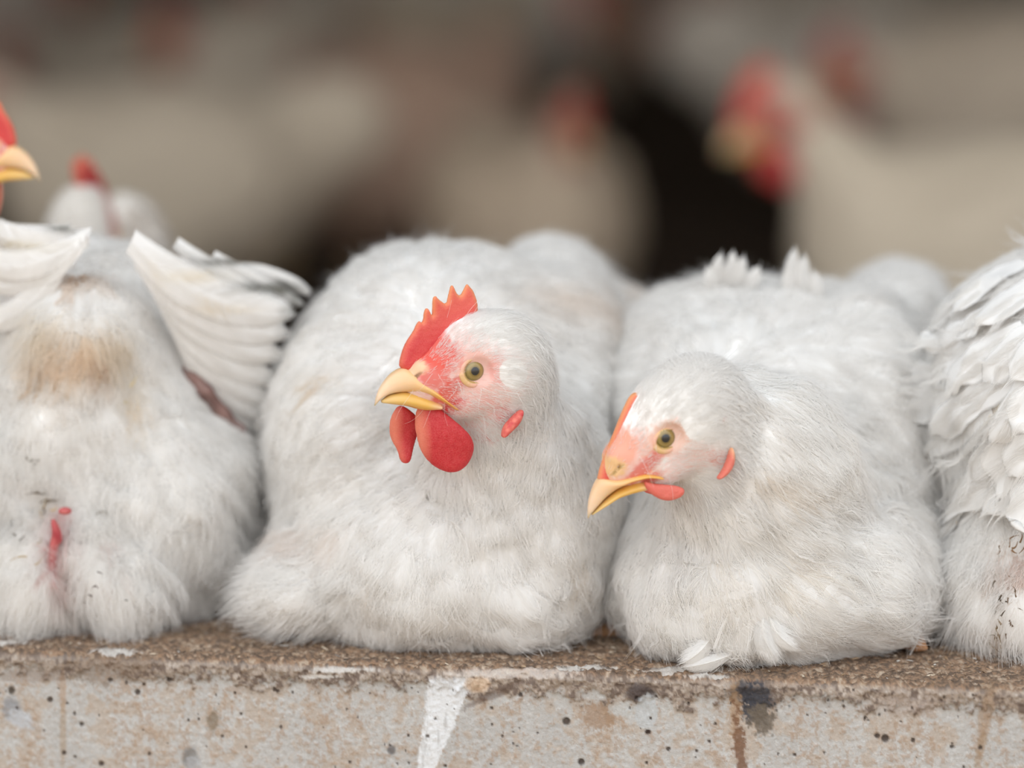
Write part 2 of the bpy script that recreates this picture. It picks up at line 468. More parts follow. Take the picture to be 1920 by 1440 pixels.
def refine(V, Q, inside, times=1):
    """split the quads of a region 4 to 1, keeping the mesh watertight with bmesh"""
    import bmesh
    bm = bmesh.new(); vs_ = [bm.verts.new(v) for v in V]
    for q in Q:
        try: bm.faces.new([vs_[i] for i in q])
        except Exception: pass
    for _ in range(times):
        vl = list(bm.verts); c = np.array([v.co for v in vl]); m = inside(c)
        ins = {v for v, k in zip(vl, m) if k}
        ed = [e for e in bm.edges if e.verts[0] in ins and e.verts[1] in ins]
        bmesh.ops.subdivide_edges(bm, edges=ed, cuts=1, use_grid_fill=True)
    bmesh.ops.triangulate(bm, faces=[f for f in bm.faces if len(f.verts) != 4])
    bm.verts.index_update()
    V2 = np.array([v.co for v in bm.verts])
    Q2 = np.array([[v.index for v in f.verts] if len(f.verts) == 4 else [v.index for v in f.verts] + [f.verts[0].index] for f in bm.faces])
    bm.free()
    return V2, Q2
def mesh_mixed(name, V, Q, mt, parent, col):
    """like mesh_np but quads whose last index repeats the first are triangles"""
    tri = Q[:, 3] == Q[:, 0]
    me = bpy.data.meshes.new(name); off = np.array(world_loc(parent))
    cnt = np.where(tri, 3, 4); li = Q[np.arange(4)[None] < cnt[:, None]]
    st = np.concatenate([[0], np.cumsum(cnt)[:-1]])
    me.vertices.add(len(V)); me.vertices.foreach_set('co', (V - off).astype(np.float32).ravel())
    me.loops.add(len(li)); me.loops.foreach_set('vertex_index', li.astype(np.int32))
    me.polygons.add(len(Q)); me.polygons.foreach_set('loop_start', st.astype(np.int32))
    me.update(calc_edges=True); me.validate(); me.polygons.foreach_set('use_smooth', np.full(len(me.polygons), True))
    a = me.attributes.new('col', 'FLOAT_COLOR', 'POINT'); c = np.ones((len(V), 4), np.float32); c[:, :3] = col; a.data.foreach_set('color', c.ravel())
    me.materials.append(mt); o = bpy.data.objects.new(name, me); COL.objects.link(o); o.parent = parent
    return o

# ------------------------------------------------------------------ heads
class Head:
    """local frame in mm: x along the beak, y to the near side, z up; origin between the eyes"""
    def __init__(s, O, yaw, pitch, roll=0, facing=-1, k=1.0):
        y, p, r = map(math.radians, (yaw, pitch, roll))
        f = np.array([facing * math.cos(y) * math.cos(p), -math.sin(y) * math.cos(p), -math.sin(p)])
        sd = nrm(np.cross([0, 0, 1], f)); sd = sd if sd[1] < 0 else -sd
        u = np.cross(f, sd); u = u if u[2] > 0 else -u
        sd, u = sd * math.cos(r) + u * math.sin(r), u * math.cos(r) - sd * math.sin(r)
        s.O = np.asarray(O, float); s.M = np.stack([f, sd, u]); s.k = k
    def w(s, L): return s.O + (np.asarray(L, float) * MM * s.k) @ s.M
    def l(s, P): return (np.asarray(P) - s.O) @ s.M.T / MM / s.k
    def ell(s, sh, c, r, k=.005, rot=0, sub=False):
        a = math.radians(rot); R = np.array([[math.cos(a), 0, math.sin(a)], [0, 1, 0], [-math.sin(a), 0, math.cos(a)]]) @ s.M
        sh.ell(s.w(c), np.array(r) * MM * s.k, R, k, sub)
    def trace(s, pts, lat=0.0):
        """photo pixels -> local x, z on the plane at lateral distance lat (mm)"""
        out = []
        for i, (px, py) in enumerate(pts):
            d = FWD + RT * ((px - 960) / F) + UP * ((720 - py) / F)
            la = lat if np.isscalar(lat) else np.interp(i / (len(pts) - 1), np.linspace(0, 1, len(lat)), lat)
            o = s.O + s.M[1] * la * MM * s.k
            t = ((o - CAM) @ s.M[1]) / (d @ s.M[1])
            q = s.l(CAM + d * t); out.append((q[0], q[2]))
        return np.array(out)

def resample(p, n, closed=False):
    p = np.asarray(p, float)
    if closed: p = np.vstack([p, p[:1]])
    d = np.concatenate([[0], np.cumsum(np.linalg.norm(np.diff(p, axis=0), axis=1))])
    t = np.linspace(0, d[-1], n, endpoint=not closed)
    return np.stack([np.interp(t, d, p[:, i]) for i in range(p.shape[1])], 1)
def smooth_line(p, n, it=6):
    q = resample(p, n)
    for _ in range(it): q[1:-1] = (q[:-2] + 2 * q[1:-1] + q[2:]) / 4
    return q

def poly_sdf(poly, X, Z):
    """signed distance to a 2D polygon"""
    poly = np.asarray(poly, np.float32); n = len(poly)
    d = np.full(X.shape, 1e9, np.float32); ins = np.zeros(X.shape, bool)
    for i in range(n):
        a, b = poly[i], poly[(i + 1) % n]; e = b - a
        wx, wz = X - a[0], Z - a[1]
        h = np.clip((wx * e[0] + wz * e[1]) / (e @ e + 1e-9), 0, 1)
        dx, dz = wx - e[0] * h, wz - e[1] * h
        d = np.minimum(d, dx * dx + dz * dz)
        c = (a[1] > Z) != (b[1] > Z)
        if abs(e[1]) > 1e-9: ins ^= c & (X < a[0] + (Z - a[1]) / e[1] * e[0])
    d = np.sqrt(d); return np.where(ins, -d, d)

def chaikin(p, it=2):
    p = np.asarray(p, float)
    for _ in range(it):
        q = np.roll(p, -1, 0); p = np.stack([p * .75 + q * .25, p * .25 + q * .75], 1).reshape(-1, 2)
    return p
def plate(name, H, poly, half, rnd, mt, parent, col, yoff=lambda x, z: 0 * x, res=.6, amp=.25, wl=4., seed=1):
    """a fleshy plate with a traced outline; half(x,z) = half thickness in mm"""
    poly = chaikin(poly) if name != 'comb' else chaikin(poly, 1); lo = poly.min(0) - 1.5; hi = poly.max(0) + 1.5
    def f(Q):
        x, y, z = Q[:, 0], Q[:, 1], Q[:, 2]
        d2 = poly_sdf(poly, x, z); yy = y - yoff(x, z); h = half(x, z)
        edge = np.clip(-d2 / rnd, 0, 1); hh = h * np.sqrt(np.clip(1 - (1 - edge) ** 2, 0, 1)) + .15
        a = np.abs(yy) - hh
        q0 = np.maximum(d2, 0)
        dd = np.where(d2 > 0, np.sqrt(q0 ** 2 + np.maximum(a, 0) ** 2) + np.minimum(a, 0) * 0 + .05, np.maximum(a, d2))
        return dd - amp * pnoise(Q, wl, seed) * .5 * np.clip(edge * 2, 0, 1)
    ys = [float(np.max(np.abs(yoff(poly[:, 0], poly[:, 1])))) + float(np.max(half(poly[:, 0], poly[:, 1]))) + 1.5]
    V, Q = nets(f, [lo[0], -ys[0], lo[1]], [hi[0], ys[0], hi[1]], res)
    c = col(V, poly)
    return mesh_np(name, H.w(V), Q, mt, parent, c)

def lerp(a, b, t): return np.asarray(a) * (1 - t) + np.asarray(b) * t
def beak_half(name, H, top, bot, wid, mt, parent, col, n=40, m=17, power=.62):
    """loft between a top and a bottom profile line, tip first"""
    T = smooth_line(top, n, 3); B = smooth_line(bot, n, 3)
    s_ = np.linspace(0, 1, n); W = np.interp(s_, np.linspace(0, 1, len(wid)), wid)
    a = np.linspace(0, 2 * math.pi, 2 * m, endpoint=False)
    ca, sa = np.cos(a), np.sin(a)
    yy = np.sign(ca) * np.abs(ca) ** power; zz = (np.sign(sa) * np.abs(sa) ** .85 + 1) / 2
    V = np.zeros((n, 2 * m, 3))
    for i in range(n):
        V[i, :, 0] = B[i, 0] + (T[i, 0] - B[i, 0]) * zz
        V[i, :, 2] = B[i, 1] + (T[i, 1] - B[i, 1]) * zz
        taper = 1 - .35 * zz ** 2
        V[i, :, 1] = yy * W[i] * taper
    k = 2 * m
    i, j = np.meshgrid(np.arange(n - 1), np.arange(k), indexing='ij')
    Q = np.stack([i * k + j, i * k + (j + 1) % k, (i + 1) * k + (j + 1) % k, (i + 1) * k + j], -1).reshape(-1, 4)
    V = V.reshape(-1, 3)
    cap = [len(V), len(V) + 1]; V = np.vstack([V, V[:k].mean(0), V[-k:].mean(0)])
    Qc = [[cap[0], (j + 1) % k, j, cap[0]] for j in range(k)] + [[cap[1], (n - 1) * k + j, (n - 1) * k + (j + 1) % k, cap[1]] for j in range(k)]
    Q = np.vstack([Q, Qc])
    S = np.concatenate([np.repeat(s_, k), [0, 1]])
    return mesh_mixed(name, H.w(V), Q, mt, parent, col(S, V))

def eye_material():
    m, n, b = mat('hen_eye')
    tc_ = N(n, 'ShaderNodeTexCoord'); ln = N(n, 'ShaderNodeVectorMath', operation='LENGTH')
    sp = N(n, 'ShaderNodeSeparateXYZ'); n.links.new(tc_.outputs['Object'], sp.inputs[0])
    cx = N(n, 'ShaderNodeCombineXYZ'); n.links.new(sp.outputs[0], cx.inputs[0]); n.links.new(sp.outputs[2], cx.inputs[2])
    n.links.new(cx.outputs[0], ln.inputs[0])
    dv = N(n, 'ShaderNodeMath', operation='MULTIPLY'); n.links.new(ln.outputs['Value'], dv.inputs[0]); dv.inputs[1].default_value = 1 / .0075
    no = noise(n, 1200, 2); ad = N(n, 'ShaderNodeMath', operation='MULTIPLY_ADD'); n.links.new(no, ad.inputs[0]); ad.inputs[1].default_value = .04; n.links.new(dv.outputs[0], ad.inputs[2])
    c = ramp(n, ad.outputs[0], [(0, (.004, .004, .006, 1)), (.26, (.004, .004, .006, 1)), (.30, (.20, .13, .025, 1)), (.44, (.34, .235, .06, 1)), (.58, (.24, .18, .05, 1)), (.68, (.27, .26, .18, 1)), (.735, (.06, .045, .03, 1)), (.80, (.02, .012, .01, 1))])
    n.links.new(c, b.inputs['Base Color']); b.inputs['Roughness'].default_value = .25
    b.inputs['Coat Weight'].default_value = 1; b.inputs['Coat Roughness'].default_value = .04
    return m
M_EYE = eye_material()

def eye(H, parent, lat, side, r=6.6, gaze=(.10, 1, .03), dx=0, dz=0):
    """eyeball: object whose local Y looks outwards"""
    nu, nv = 24, 32; V = [(0, 1, 0)]; 
    for i in range(1, nu):
        a = math.pi * i / nu
        for j in range(nv):
            b = 2 * math.pi * j / nv; V.append((math.sin(a) * math.cos(b), math.cos(a), math.sin(a) * math.sin(b)))
    V.append((0, -1, 0)); V = np.array(V) * r * MM * H.k; Q = []
    for j in range(nv): Q.append([0, 1 + j, 1 + (j + 1) % nv, 0])
    for i in range(nu - 2):
        for j in range(nv): Q.append([1 + i * nv + j, 1 + (i + 1) * nv + j, 1 + (i + 1) * nv + (j + 1) % nv, 1 + i * nv + (j + 1) % nv])
    for j in range(nv): Q.append([len(V) - 1, 1 + (nu - 2) * nv + (j + 1) % nv, 1 + (nu - 2) * nv + j, len(V) - 1])
    o = mesh_mixed('eye', V + np.array(world_loc(parent)), np.array(Q), M_EYE, parent, np.ones(3))
    g = np.array([gaze[0], side * gaze[1], gaze[2]]); yv = nrm(g @ H.M); xv = nrm(np.cross(yv, H.M[2])); zv = np.cross(xv, yv)
    M = Matrix(np.stack([xv, yv, zv], 1).tolist()).to_4x4()
    M.translation = Vector(H.w((dx, side * lat, dz)) - np.array(world_loc(parent)))
    o.matrix_local = M
    return o

def ring(name, H, parent, side, lat, cx, cz, rx, rz, th, mt, col, tilt=0, seed=3, upper=1.0, skinf=None, wrink=.2):
    """a fleshy eyelid: torus on the side of the head, thicker below"""
    na, nb = 64, 14; V = []; C_ = []
    t_ = math.radians(tilt)
    for i in range(na):
        a = 2 * math.pi * i / na; c, s_ = math.cos(a), math.sin(a)
        ex, ez = c * rx, s_ * rz * (upper if s_ > 0 else 1)
        x, z = cx + ex * math.cos(t_) - ez * math.sin(t_), cz + ex * math.sin(t_) + ez * math.cos(t_)
        ox, oz = c * math.cos(t_) - s_ * math.sin(t_), c * math.sin(t_) + s_ * math.cos(t_)
        T = th * (1.25 if s_ < 0 else .9)
        y0 = lat(x, z)
        for j in range(nb):
            b = 2 * math.pi * j / nb; rr = T * math.cos(b); yy = .75 * T * math.sin(b)
            wr = wrink * math.sin(a * 23 + j * 1.3) * max(0, math.sin(b))
            V.append((x + ox * (rr + T * .7), side * (y0 + yy + wr), z + oz * (rr + T * .7))); C_.append(col(a, b))
    i, j = np.meshgrid(np.arange(na), np.arange(nb), indexing='ij')
    Q = np.stack([i * nb + j, i * nb + (j + 1) % nb, ((i + 1) % na) * nb + (j + 1) % nb, ((i + 1) % na) * nb + j], -1).reshape(-1, 4)
    return mesh_np(name, H.w(np.array(V)), Q, mt, parent, np.array(C_))

RED = np.array([.60, .030, .035]); RED2 = np.array([.72, .10, .07]); ORA = np.array([.86, .34, .16]); PINK = np.array([.78, .36, .32])
PALE = np.array([.86, .70, .62]); HORN = np.array([.86, .58, .36]); YEL = np.array([.78, .48, .13])

# body SDF of the head, in local mm
def head_prims(sh, H, low=0.0):
    H.ell(sh, (-8 - low * .5, 0, 5 - low), (24, 15.5, 19.5), .012)
    H.ell(sh, (10, 0, -2), (19, 12.2, 14), .006, rot=-22)
    H.ell(sh, (20, 0, -2), (11, 7.8, 8), .005, rot=-15)
    H.ell(sh, (1, 0, -14), (15, 11.5, 9), .006, rot=-8)

def beak_parts(H, parent, up_t, up_b, lo_t, lo_b, wu=(.5, 2.6, 4.2, 5.4, 6.4, 7.4, 8.8, 10.2), k=1.0):
    def cu(S, V):
        c = lerp([.88, .66, .47], [.85, .54, .28], np.clip(S * 2.2, 0, 1)[:, None])
        c = lerp(c, YEL * [1.05, .95, .8], np.clip((S[:, None] - .45) * 3, 0, 1))
        tipc = np.clip((.10 - S[:, None]) * 10, 0, 1) * .5
        edge = np.clip(1 - np.abs(V[:, 2:3] - np.interp(V[:, 0], up_b[::-1, 0] if up_b[0, 0] > up_b[-1, 0] else up_b[:, 0], up_b[::-1, 1] if up_b[0, 0] > up_b[-1, 0] else up_b[:, 1])[:, None]) / 1.1, 0, 1) * np.clip(1.2 - S[:, None] * 2.2, 0, 1)
        c = lerp(c, [.32, .26, .13], tipc); return lerp(c, [.42, .34, .14], edge * .7)
    def cl(S, V):
        c = lerp([.80, .55, .22], [.78, .46, .10], np.clip(S * 2, 0, 1)[:, None]); return lerp(c, [.86, .56, .34], np.clip((S[:, None] - .75) * 4, 0, 1))
    beak_half('upper_beak', H, up_t, up_b, np.array(wu) * k, M_BEAK, parent, cu)
    beak_half('lower_beak', H, lo_t, lo_b, np.array([1.0, 3.4, 5.4, 7.2, 8.8, 10, 10.6]) * k, M_BEAK, parent, cl)

# ------------------------------------------------------------------ hens
def E(sh, px, py, y, rx, rz, ry, k=.02, rot=0, yaw=0, sub=False):
    """ellipsoid prim given where the photo shows it: radii rx, rz in pixels, ry in metres"""
    a, b = math.radians(rot), math.radians(yaw)
    R = np.array([[math.cos(a), 0, -math.sin(a)], [0, 1, 0], [math.sin(a), 0, math.cos(a)]]) @ np.array([[math.cos(b), -math.sin(b), 0], [math.sin(b), math.cos(b), 0], [0, 0, 1]])
    s = pxm(1, y)
    sh.ell(at(px, py, y), (rx * s, ry, rz * s), R, k, sub)

def face_color(H, spots, P, base=WHITE):
    """skin pigment: spots = (x, z, rx, rz, rot, colour, strength)"""
    L = H.l(P); c = np.repeat(np.array(base)[None], len(P), 0).astype(float)
    nz = pnoise(L, 5, 3) * .18 + pnoise(L, 2.2, 5) * .12
    for (x, z, rx, rz, rot, col, st) in spots:
        a = math.radians(rot); dx, dz = L[:, 0] - x, L[:, 2] - z
        u, v = dx * math.cos(a) + dz * math.sin(a), -dx * math.sin(a) + dz * math.cos(a)
        d = np.sqrt((u / rx) ** 2 + (v / rz) ** 2) + nz
        f = np.clip((1.15 - d) / .45, 0, 1)[:, None] * st
        f = f * (np.abs(L[:, 1:2]) < 19) * (np.linalg.norm(L, axis=1, keepdims=True) < 44)
        c = c * (1 - f) + np.array(col) * f
    return c

def hen_mesh(sh, parent, res, H=None, spots=(), head_r=40, floor=None, head_c=(2, 0, -2), fine=2):
    lo, hi = sh.bounds()
    if floor is not None: lo[2] = max(lo[2], floor)
    V, Q = nets(sh, lo, hi, res)
    if H is not None and fine:
        c = H.w(head_c)
        V, Q = refine(V, Q, lambda P: np.linalg.norm(P - c, axis=1) < head_r * MM * H.k, fine)
    V = sh.snap(V, 0, 2)
    col = face_color(H, spots, V) if H is not None else np.repeat(WHITE[None], len(V), 0)
    o = mesh_mixed('body', V, Q, M_SKIN, parent, col)
    return o, V, Q

def dress(sh, V, Q, flow, H, parent, n_feathers, clip=None, tint=None, headless=False, bare=None, dens=None, hairs=24000, barbs=32, headhair=15000, fluff=None, fluff_n=0, vis=True, crisp=False):
    """contour feathers and fine hair; flow styles: length, half width, lift (mm), fluff 0..1"""
    pl = Plumage()
    hd = (lambda P: np.linalg.norm((H.l(P) - [0, 0, -2]) / [34, 30, 32], axis=1)) if H is not None else (lambda P: np.full(len(P), 9.))
    vw = lambda P: 1.0
    def facing(P):
        n = sh.grad(P); n /= np.linalg.norm(n, axis=1, keepdims=True) + 1e-9
        v = CAM - P; v /= np.linalg.norm(v, axis=1, keepdims=True)
        return np.where((n * v).sum(1) > -.35, 1.0, .12)
    P = tri_sample(V, Q, n_feathers * 5, None)
    P = P[rng.random(len(P)) < facing(P)]
    if clip is not None: P = P[clip(P)]
    P = P[hd(P) > 1.1]
    P = sh.snap(P, 0, 1)
    d, st = flow(P)
    r = st[:, 1] * MM * .62
    K = thin(P, r); P = P[K]; n, t, b, st = frames(sh, P, flow)
    m = len(P); an = rng.normal(0, .10, m)[:, None]
    t = t * np.cos(an) + b * np.sin(an); b = np.cross(n, t)
    L = st[:, 0] * MM * rng.uniform(.85, 1.15, m); W = st[:, 1] * MM * rng.uniform(.85, 1.15, m); lift = st[:, 2] * MM * rng.uniform(.4, 1.1, m) * .55
    hf = np.clip((hd(P) - 1.1) / .5, .35, 1); L *= hf; W *= np.clip(hf, .5, 1); lift *= hf
    col = WHITE[None] * (1 + rng.normal(0, .012, (m, 1)))
    if tint is not None: col = tint(P, col)
    print('feathers', m)
    order = rng.permutation(m)
    fl = st[:, 3]
    A = fl < .75
    ix = lambda a: a[A]
    pl.vanes(sh, ix(P), ix(n), ix(t), ix(b), ix(L), ix(W), ix(lift), ix(col), crisp=crisp)
    B = fl < .9
    pl.barbs(sh, P[B], n[B], t[B], b[B], L[B], W[B], lift[B] + .0002, col[B], k=barbs)
    # loose hair over everything
    P = tri_sample(V, Q, hairs * 2); P = P[(rng.random(len(P)) < facing(P))]
    if clip is not None: P = P[clip(P)]
    P = P[hd(P) > .95][:hairs]
    n, t, b, st = frames(sh, P, flow); m = len(P)
    col = WHITE[None] * np.ones((m, 1)) * 1.02
    if tint is not None: col = tint(P, col)
    f = st[:, 3]
    Lh = (11 + 10 * f) * MM * rng.uniform(.5, 1.2, m)
    pl.hairs(sh, P + n * (lift.mean() * .9 + .0004), n, t, b, Lh, .95 - .5 * f, col, wav=.0006, jit=.12, rad=.0001)
    # fluff: many more where style says so
    if fluff_n:
        P = tri_sample(V, Q, fluff_n * 3); P = P[(rng.random(len(P)) < facing(P))]
        if clip is not None: P = P[clip(P)]
        _, st = flow(P); P = P[rng.random(len(P)) < st[:, 3] ** 2][:fluff_n]
        if len(P):
            n, t, b, st = frames(sh, P, flow); m = len(P)
            cl = pnoise(P, .018, 11); an = cl * .9
            t2 = t * np.cos(an)[:, None] + b * np.sin(an)[:, None]
            col = WHITE[None] * np.ones((m, 1)) * 1.03
            if tint is not None: col = tint(P, col)
            pl.hairs(sh, P, n, t2, np.cross(n, t2), 17 * MM * rng.uniform(.5, 1.25, m), .55 + .15 * cl, col, pts=7, wav=.0016, jit=.3, rad=.0001)
    # head: short bristles that let the skin show
    if H is not None and headhair:
        P = tri_sample(V, Q, headhair * 2, lambda c: (hd(c) < 1.35).astype(float) + 1e-9)
        P = sh.snap(P[hd(P) < 1.35], 0, 1)
        if bare is not None: P = P[rng.random(len(P)) > bare(H.l(P))]
        L_ = H.l(P); m = len(P)
        n = sh.grad(P); n /= np.linalg.norm(n, axis=1, keepdims=True)
        # flow on the head: back and slightly outwards round the eye
        dx, dz = L_[:, 0] - 22, L_[:, 2] + 2
        v = np.stack([dx - 14, L_[:, 1] * .3, dz * .9 + np.clip(-L_[:, 0], 0, 30) * -.5], 1)
        ex, ez = L_[:, 0], L_[:, 2]; re = np.sqrt(ex ** 2 + ez ** 2) + 1e-6; ae = np.clip(1.25 - re / 9, 0, 1)[:, None]
        v = v / np.linalg.norm(v, axis=1, keepdims=True) * (1 - ae * .45) + np.stack([ex / re, 0 * ex, ez / re], 1) * ae
        t = v @ H.M; t -= (t * n).sum(1, keepdims=True) * n; t /= np.linalg.norm(t, axis=1, keepdims=True) + 1e-9
        b = np.cross(n, t)
        q = np.clip(hd(P), 0, 1.35)
        frontness = np.clip((L_[:, 0] + 4) / 22, 0, 1)
        Ln = (2.2 + 6.5 * np.clip(q - .35, 0, 1)) * (1 - .5 * frontness) * np.where((L_[:, 0] > 4) & (L_[:, 2] < -8), .6, 1) * MM * rng.uniform(.7, 1.3, m)
        if fluff is not None: Ln = Ln * fluff(L_)
        col = lerp(WHITE, [.88, .78, .74], frontness[:, None] * .5)
        cl = pnoise(P, .006, 31) * .35
        t = t * np.cos(cl)[:, None] + b * np.sin(cl)[:, None]
        pl.hairs(sh, P, n, t, np.cross(n, t), Ln, .86, col, pts=4, wav=.0003, jit=.10, rad=.00009)
    return pl


# ------------------------------------------------------------------ the barn and the ledge
def quad_grid(nx, ny):
    i, j = np.meshgrid(np.arange(nx - 1), np.arange(ny - 1), indexing='ij')
    return np.stack([i * ny + j, (i + 1) * ny + j, (i + 1) * ny + j + 1, i * ny + j + 1], -1).reshape(-1, 4)
def box(name, lo, hi, mt, kind='structure', parent=None):
    V = np.array([[x, y, z] for x in (lo[0], hi[0]) for y in (lo[1], hi[1]) for z in (lo[2], hi[2])], float)
    Q = np.array([[0, 1, 3, 2], [4, 6, 7, 5], [0, 4, 5, 1], [2, 3, 7, 6], [0, 2, 6, 4], [1, 5, 7, 3]])
    o = mesh_np(name, V, Q, mt, parent, smooth=False)
    if kind: o['kind'] = kind
    return o
def m_noise(name, stops, scale, rough=.9, bs=0, bd=.002, detail=6):
    m, n, b = mat(name); c = ramp(n, noise(n, scale, detail, .6), stops); n.links.new(c, b.inputs['Base Color'])
    b.inputs['Roughness'].default_value = rough; b.inputs['Specular IOR Level'].default_value = .2
    if bs: bump(n, b, noise(n, bs, 5), .6, bd)
    return m
M_LITTER = m_noise('barn_litter', [(.3, (.045, .030, .022, 1)), (.55, (.11, .078, .055, 1)), (.75, (.20, .15, .11, 1))], 14, bs=60, bd=.01)
M_WALL = m_noise('dusty_plaster', [(.35, (.30, .27, .22, 1)), (.6, (.44, .40, .34, 1)), (.8, (.52, .48, .41, 1))], 1.6, bs=20)
M_ROOF = m_noise('barn_roof', [(.3, (.18, .16, .14, 1)), (.7, (.27, .24, .21, 1))], 3)
M_YARD = m_noise('yard_earth', [(.3, (.38, .30, .22, 1)), (.7, (.54, .44, .33, 1))], 2, bs=20)
box('floor', (-3.5, .14, -.34), (3.5, 5.6, -.25), M_LITTER)
box('wall_back', (-3.5, 5.4, -.25), (3.5, 5.6, 1.5), M_WALL)
box('wall_left', (-3.6, -.05, -.35), (-3.5, 5.6, 1.5), M_WALL)
box('wall_right', (3.5, -.05, -.35), (3.6, 5.6, 1.5), M_WALL)
box('ceiling', (-3.6, .15, 1.5), (3.6, 5.6, 1.6), M_ROOF)
box('ground', (-8, -6, -.95), (8, -.06, -.85), M_YARD)

# the concrete ledge the hens sit on: a swept profile with a crusted, crumbling edge
YF = -.040
SKEW = .152
def m_ledge():
    m, n, b = mat('stained_concrete')
    a = N(n, 'ShaderNodeAttribute', attribute_name='col')
    g = ramp(n, noise(n, 420, 6, .65), [(.30, (.55, .50, .46, 1)), (.50, (.5, .5, .5, 1)), (.72, (.66, .65, .64, 1))])
    c = mix(n, .75, a.outputs['Color'], g, 'OVERLAY')
    sp = ramp(n, noise(n, 1100, 3, .6), [(.60, (0, 0, 0, 1)), (.72, (1, 1, 1, 1))])
    k = N(n, 'ShaderNodeMath', operation='MULTIPLY'); n.links.new(sp, k.inputs[0]); k.inputs[1].default_value = .35
    c = mix(n, k.outputs[0], c, (.30, .20, .13, 1)); n.links.new(c, b.inputs['Base Color'])
    b.inputs['Roughness'].default_value = .85; b.inputs['Specular IOR Level'].default_value = .25
    bump(n, b, noise(n, 500, 6, .7), .7, .0012)
    return m
M_LEDGE = m_ledge()
def fbm(P, wl, seed, o=4):
    r = 0; a = 1; t = 0
    for i in range(o): r = r + a * vnoise(P, .45 * wl / 2.1 ** i, seed + i * 7); t += a; a *= .62
    return r / t * 1.5
xs = np.concatenate([np.linspace(-3.5, -.34, 60)[:-1], np.linspace(-.34, .34, 1250), np.linspace(.34, 3.5, 60)[1:]])
zt = at(0, 1440, YF)[2] - .012
prof = [(YF, z) for z in np.concatenate([np.linspace(-.85, zt, 12)[:-1], np.linspace(zt, -.004, 84)])]
prof += [(YF + .004 * (1 - math.cos(t)), -.004 + .004 * math.sin(t)) for t in np.linspace(.1, math.pi / 2, 9)]
prof += [(y, 0.) for y in np.concatenate([np.linspace(YF + .0046, .09, 150), np.linspace(.095, .24, 50)])] + [(.24, -.25), (.24, -.35)]
prof = np.array(prof); nx, npf = len(xs), len(prof)
V = np.zeros((nx, npf, 3)); V[..., 0] = xs[:, None]; V[..., 1] = prof[None, :, 0]; V[..., 2] = prof[None, :, 1]
V = V.reshape(-1, 3); yl = V[:, 1].copy(); V[:, 1] -= SKEW * np.clip(V[:, 0], -.5, .5); q = to_px(V)
z = V[:, 2].copy(); front = sst(-.001, -.004, z); top = 1 - front; near = np.abs(V[:, 0]) < .36
f1 = fbm(V, .05, 101); f2 = fbm(V, .012, 202); f3 = fbm(V, .004, 303, 3); f4 = fbm(V * [1, 1, .3], .02, 404)
lump = np.clip(fbm(V, .009, 505), -1, 1)
crust = sst(-.0125, -.0075, z + .0045 * f2 + .002 * f3 + .003 * np.clip(f1, -1, 1))      # dried crust hanging over the edge
edge = np.exp(-((z + .002) / .006) ** 2) * (yl < YF + .02)
V[:, 1] -= front * (crust * (.0016 + .0014 * lump) + .0003 * f3) * (z > -.3)
V[:, 1] += edge * (.0016 * np.clip(f2, -.8, 1.5) + .0006 * f3)
V[:, 2] += top * (.0010 * lump + .0006 * f3) * (yl < .2)
L3 = lambda *c: np.array(c)[None]
col = L3(.51, .495, .475) * (1 + .06 * f1[:, None])
bl = sst(-.05, .55, f2 + .5 * f1)[:, None]; col = lerp(col, L3(.47, .39, .32), bl * .75)
bl = sst(.25, .8, f3 + .6 * f4)[:, None]; col = lerp(col, L3(.38, .25, .16), bl * .5)
cr_c = lerp(L3(.36, .285, .225), L3(.17, .125, .10), sst(-.1, .7, f3 + .4 * f2)[:, None]); cr_c = lerp(cr_c, L3(.50, .43, .37), sst(.2, .8, -f3 + .3 * f2)[:, None] * .8)
col = lerp(col, cr_c, (crust * front)[:, None] * .95)
tp_c = lerp(L3(.31, .195, .12), L3(.13, .09, .065), sst(-.2, .6, f3)[:, None]); tp_c = lerp(tp_c, L3(.46, .36, .27), sst(.25, .75, -f3 + .5 * f2)[:, None])
col = lerp(col, tp_c, top[:, None] * .97)
def pblob(cx, cy, rx, ry, c, st, rag=.35, rot=0, e=.3):
    global col
    a = math.radians(rot); dx, dy = q[:, 0] - cx, q[:, 1] - cy
    u, v = dx * math.cos(a) + dy * math.sin(a), -dx * math.sin(a) + dy * math.cos(a)
    d = np.sqrt((u / rx) ** 2 + (v / ry) ** 2) + rag * (.6 * f3 + .4 * f2)
    k = sst(1 + e, 1 - e, d) * st * (yl < .0) * near
    col = lerp(col, np.array(c)[None], k[:, None]); return k
# white dropping streak, widening upwards
w_ = 17 + (1440 - q[:, 1]) * .14; cx = 800 + (1440 - q[:, 1]) * .27
k = sst(1.12, .92, np.abs(q[:, 0] - cx) / w_ + .12 * f3) * sst(1262, 1280, q[:, 1]) * near
col = lerp(col, lerp(L3(.80, .81, .82), L3(.60, .60, .60), sst(.0, .8, fbm(V * [1, 1, .15], .004, 606, 3))[:, None]), (k * .92)[:, None])
pblob(960, 1262, 120, 9, (.66, .58, .52), .7, .5); pblob(895, 1282, 22, 14, (.72, .52, .36), .7)
pblob(930, 1300, 60, 8, (.16, .11, .09), .6, .5, -25)
pblob(1200, 1298, 28, 18, (.085, .065, .06), .95); pblob(1212, 1335, 22, 34, (.52, .53, .53), 1, .12, 0, .12); pblob(1215, 1372, 6, 5, (.04, .025, .02), 1, .1)
for (a, b, r) in ((1395, 1300, 24), (1425, 1312, 34), (1415, 1335, 26)): pblob(a, b, r, r * .9, (.055, .055, .065), .95, .75)
pblob(1430, 1350, 26, 28, (.16, .13, .10), .9, .7); pblob(1378, 1340, 12, 50, (.42, .28, .17), .75, .8); pblob(1386, 1395, 11, 60, (.20, .105, .06), .9, .8, -6)
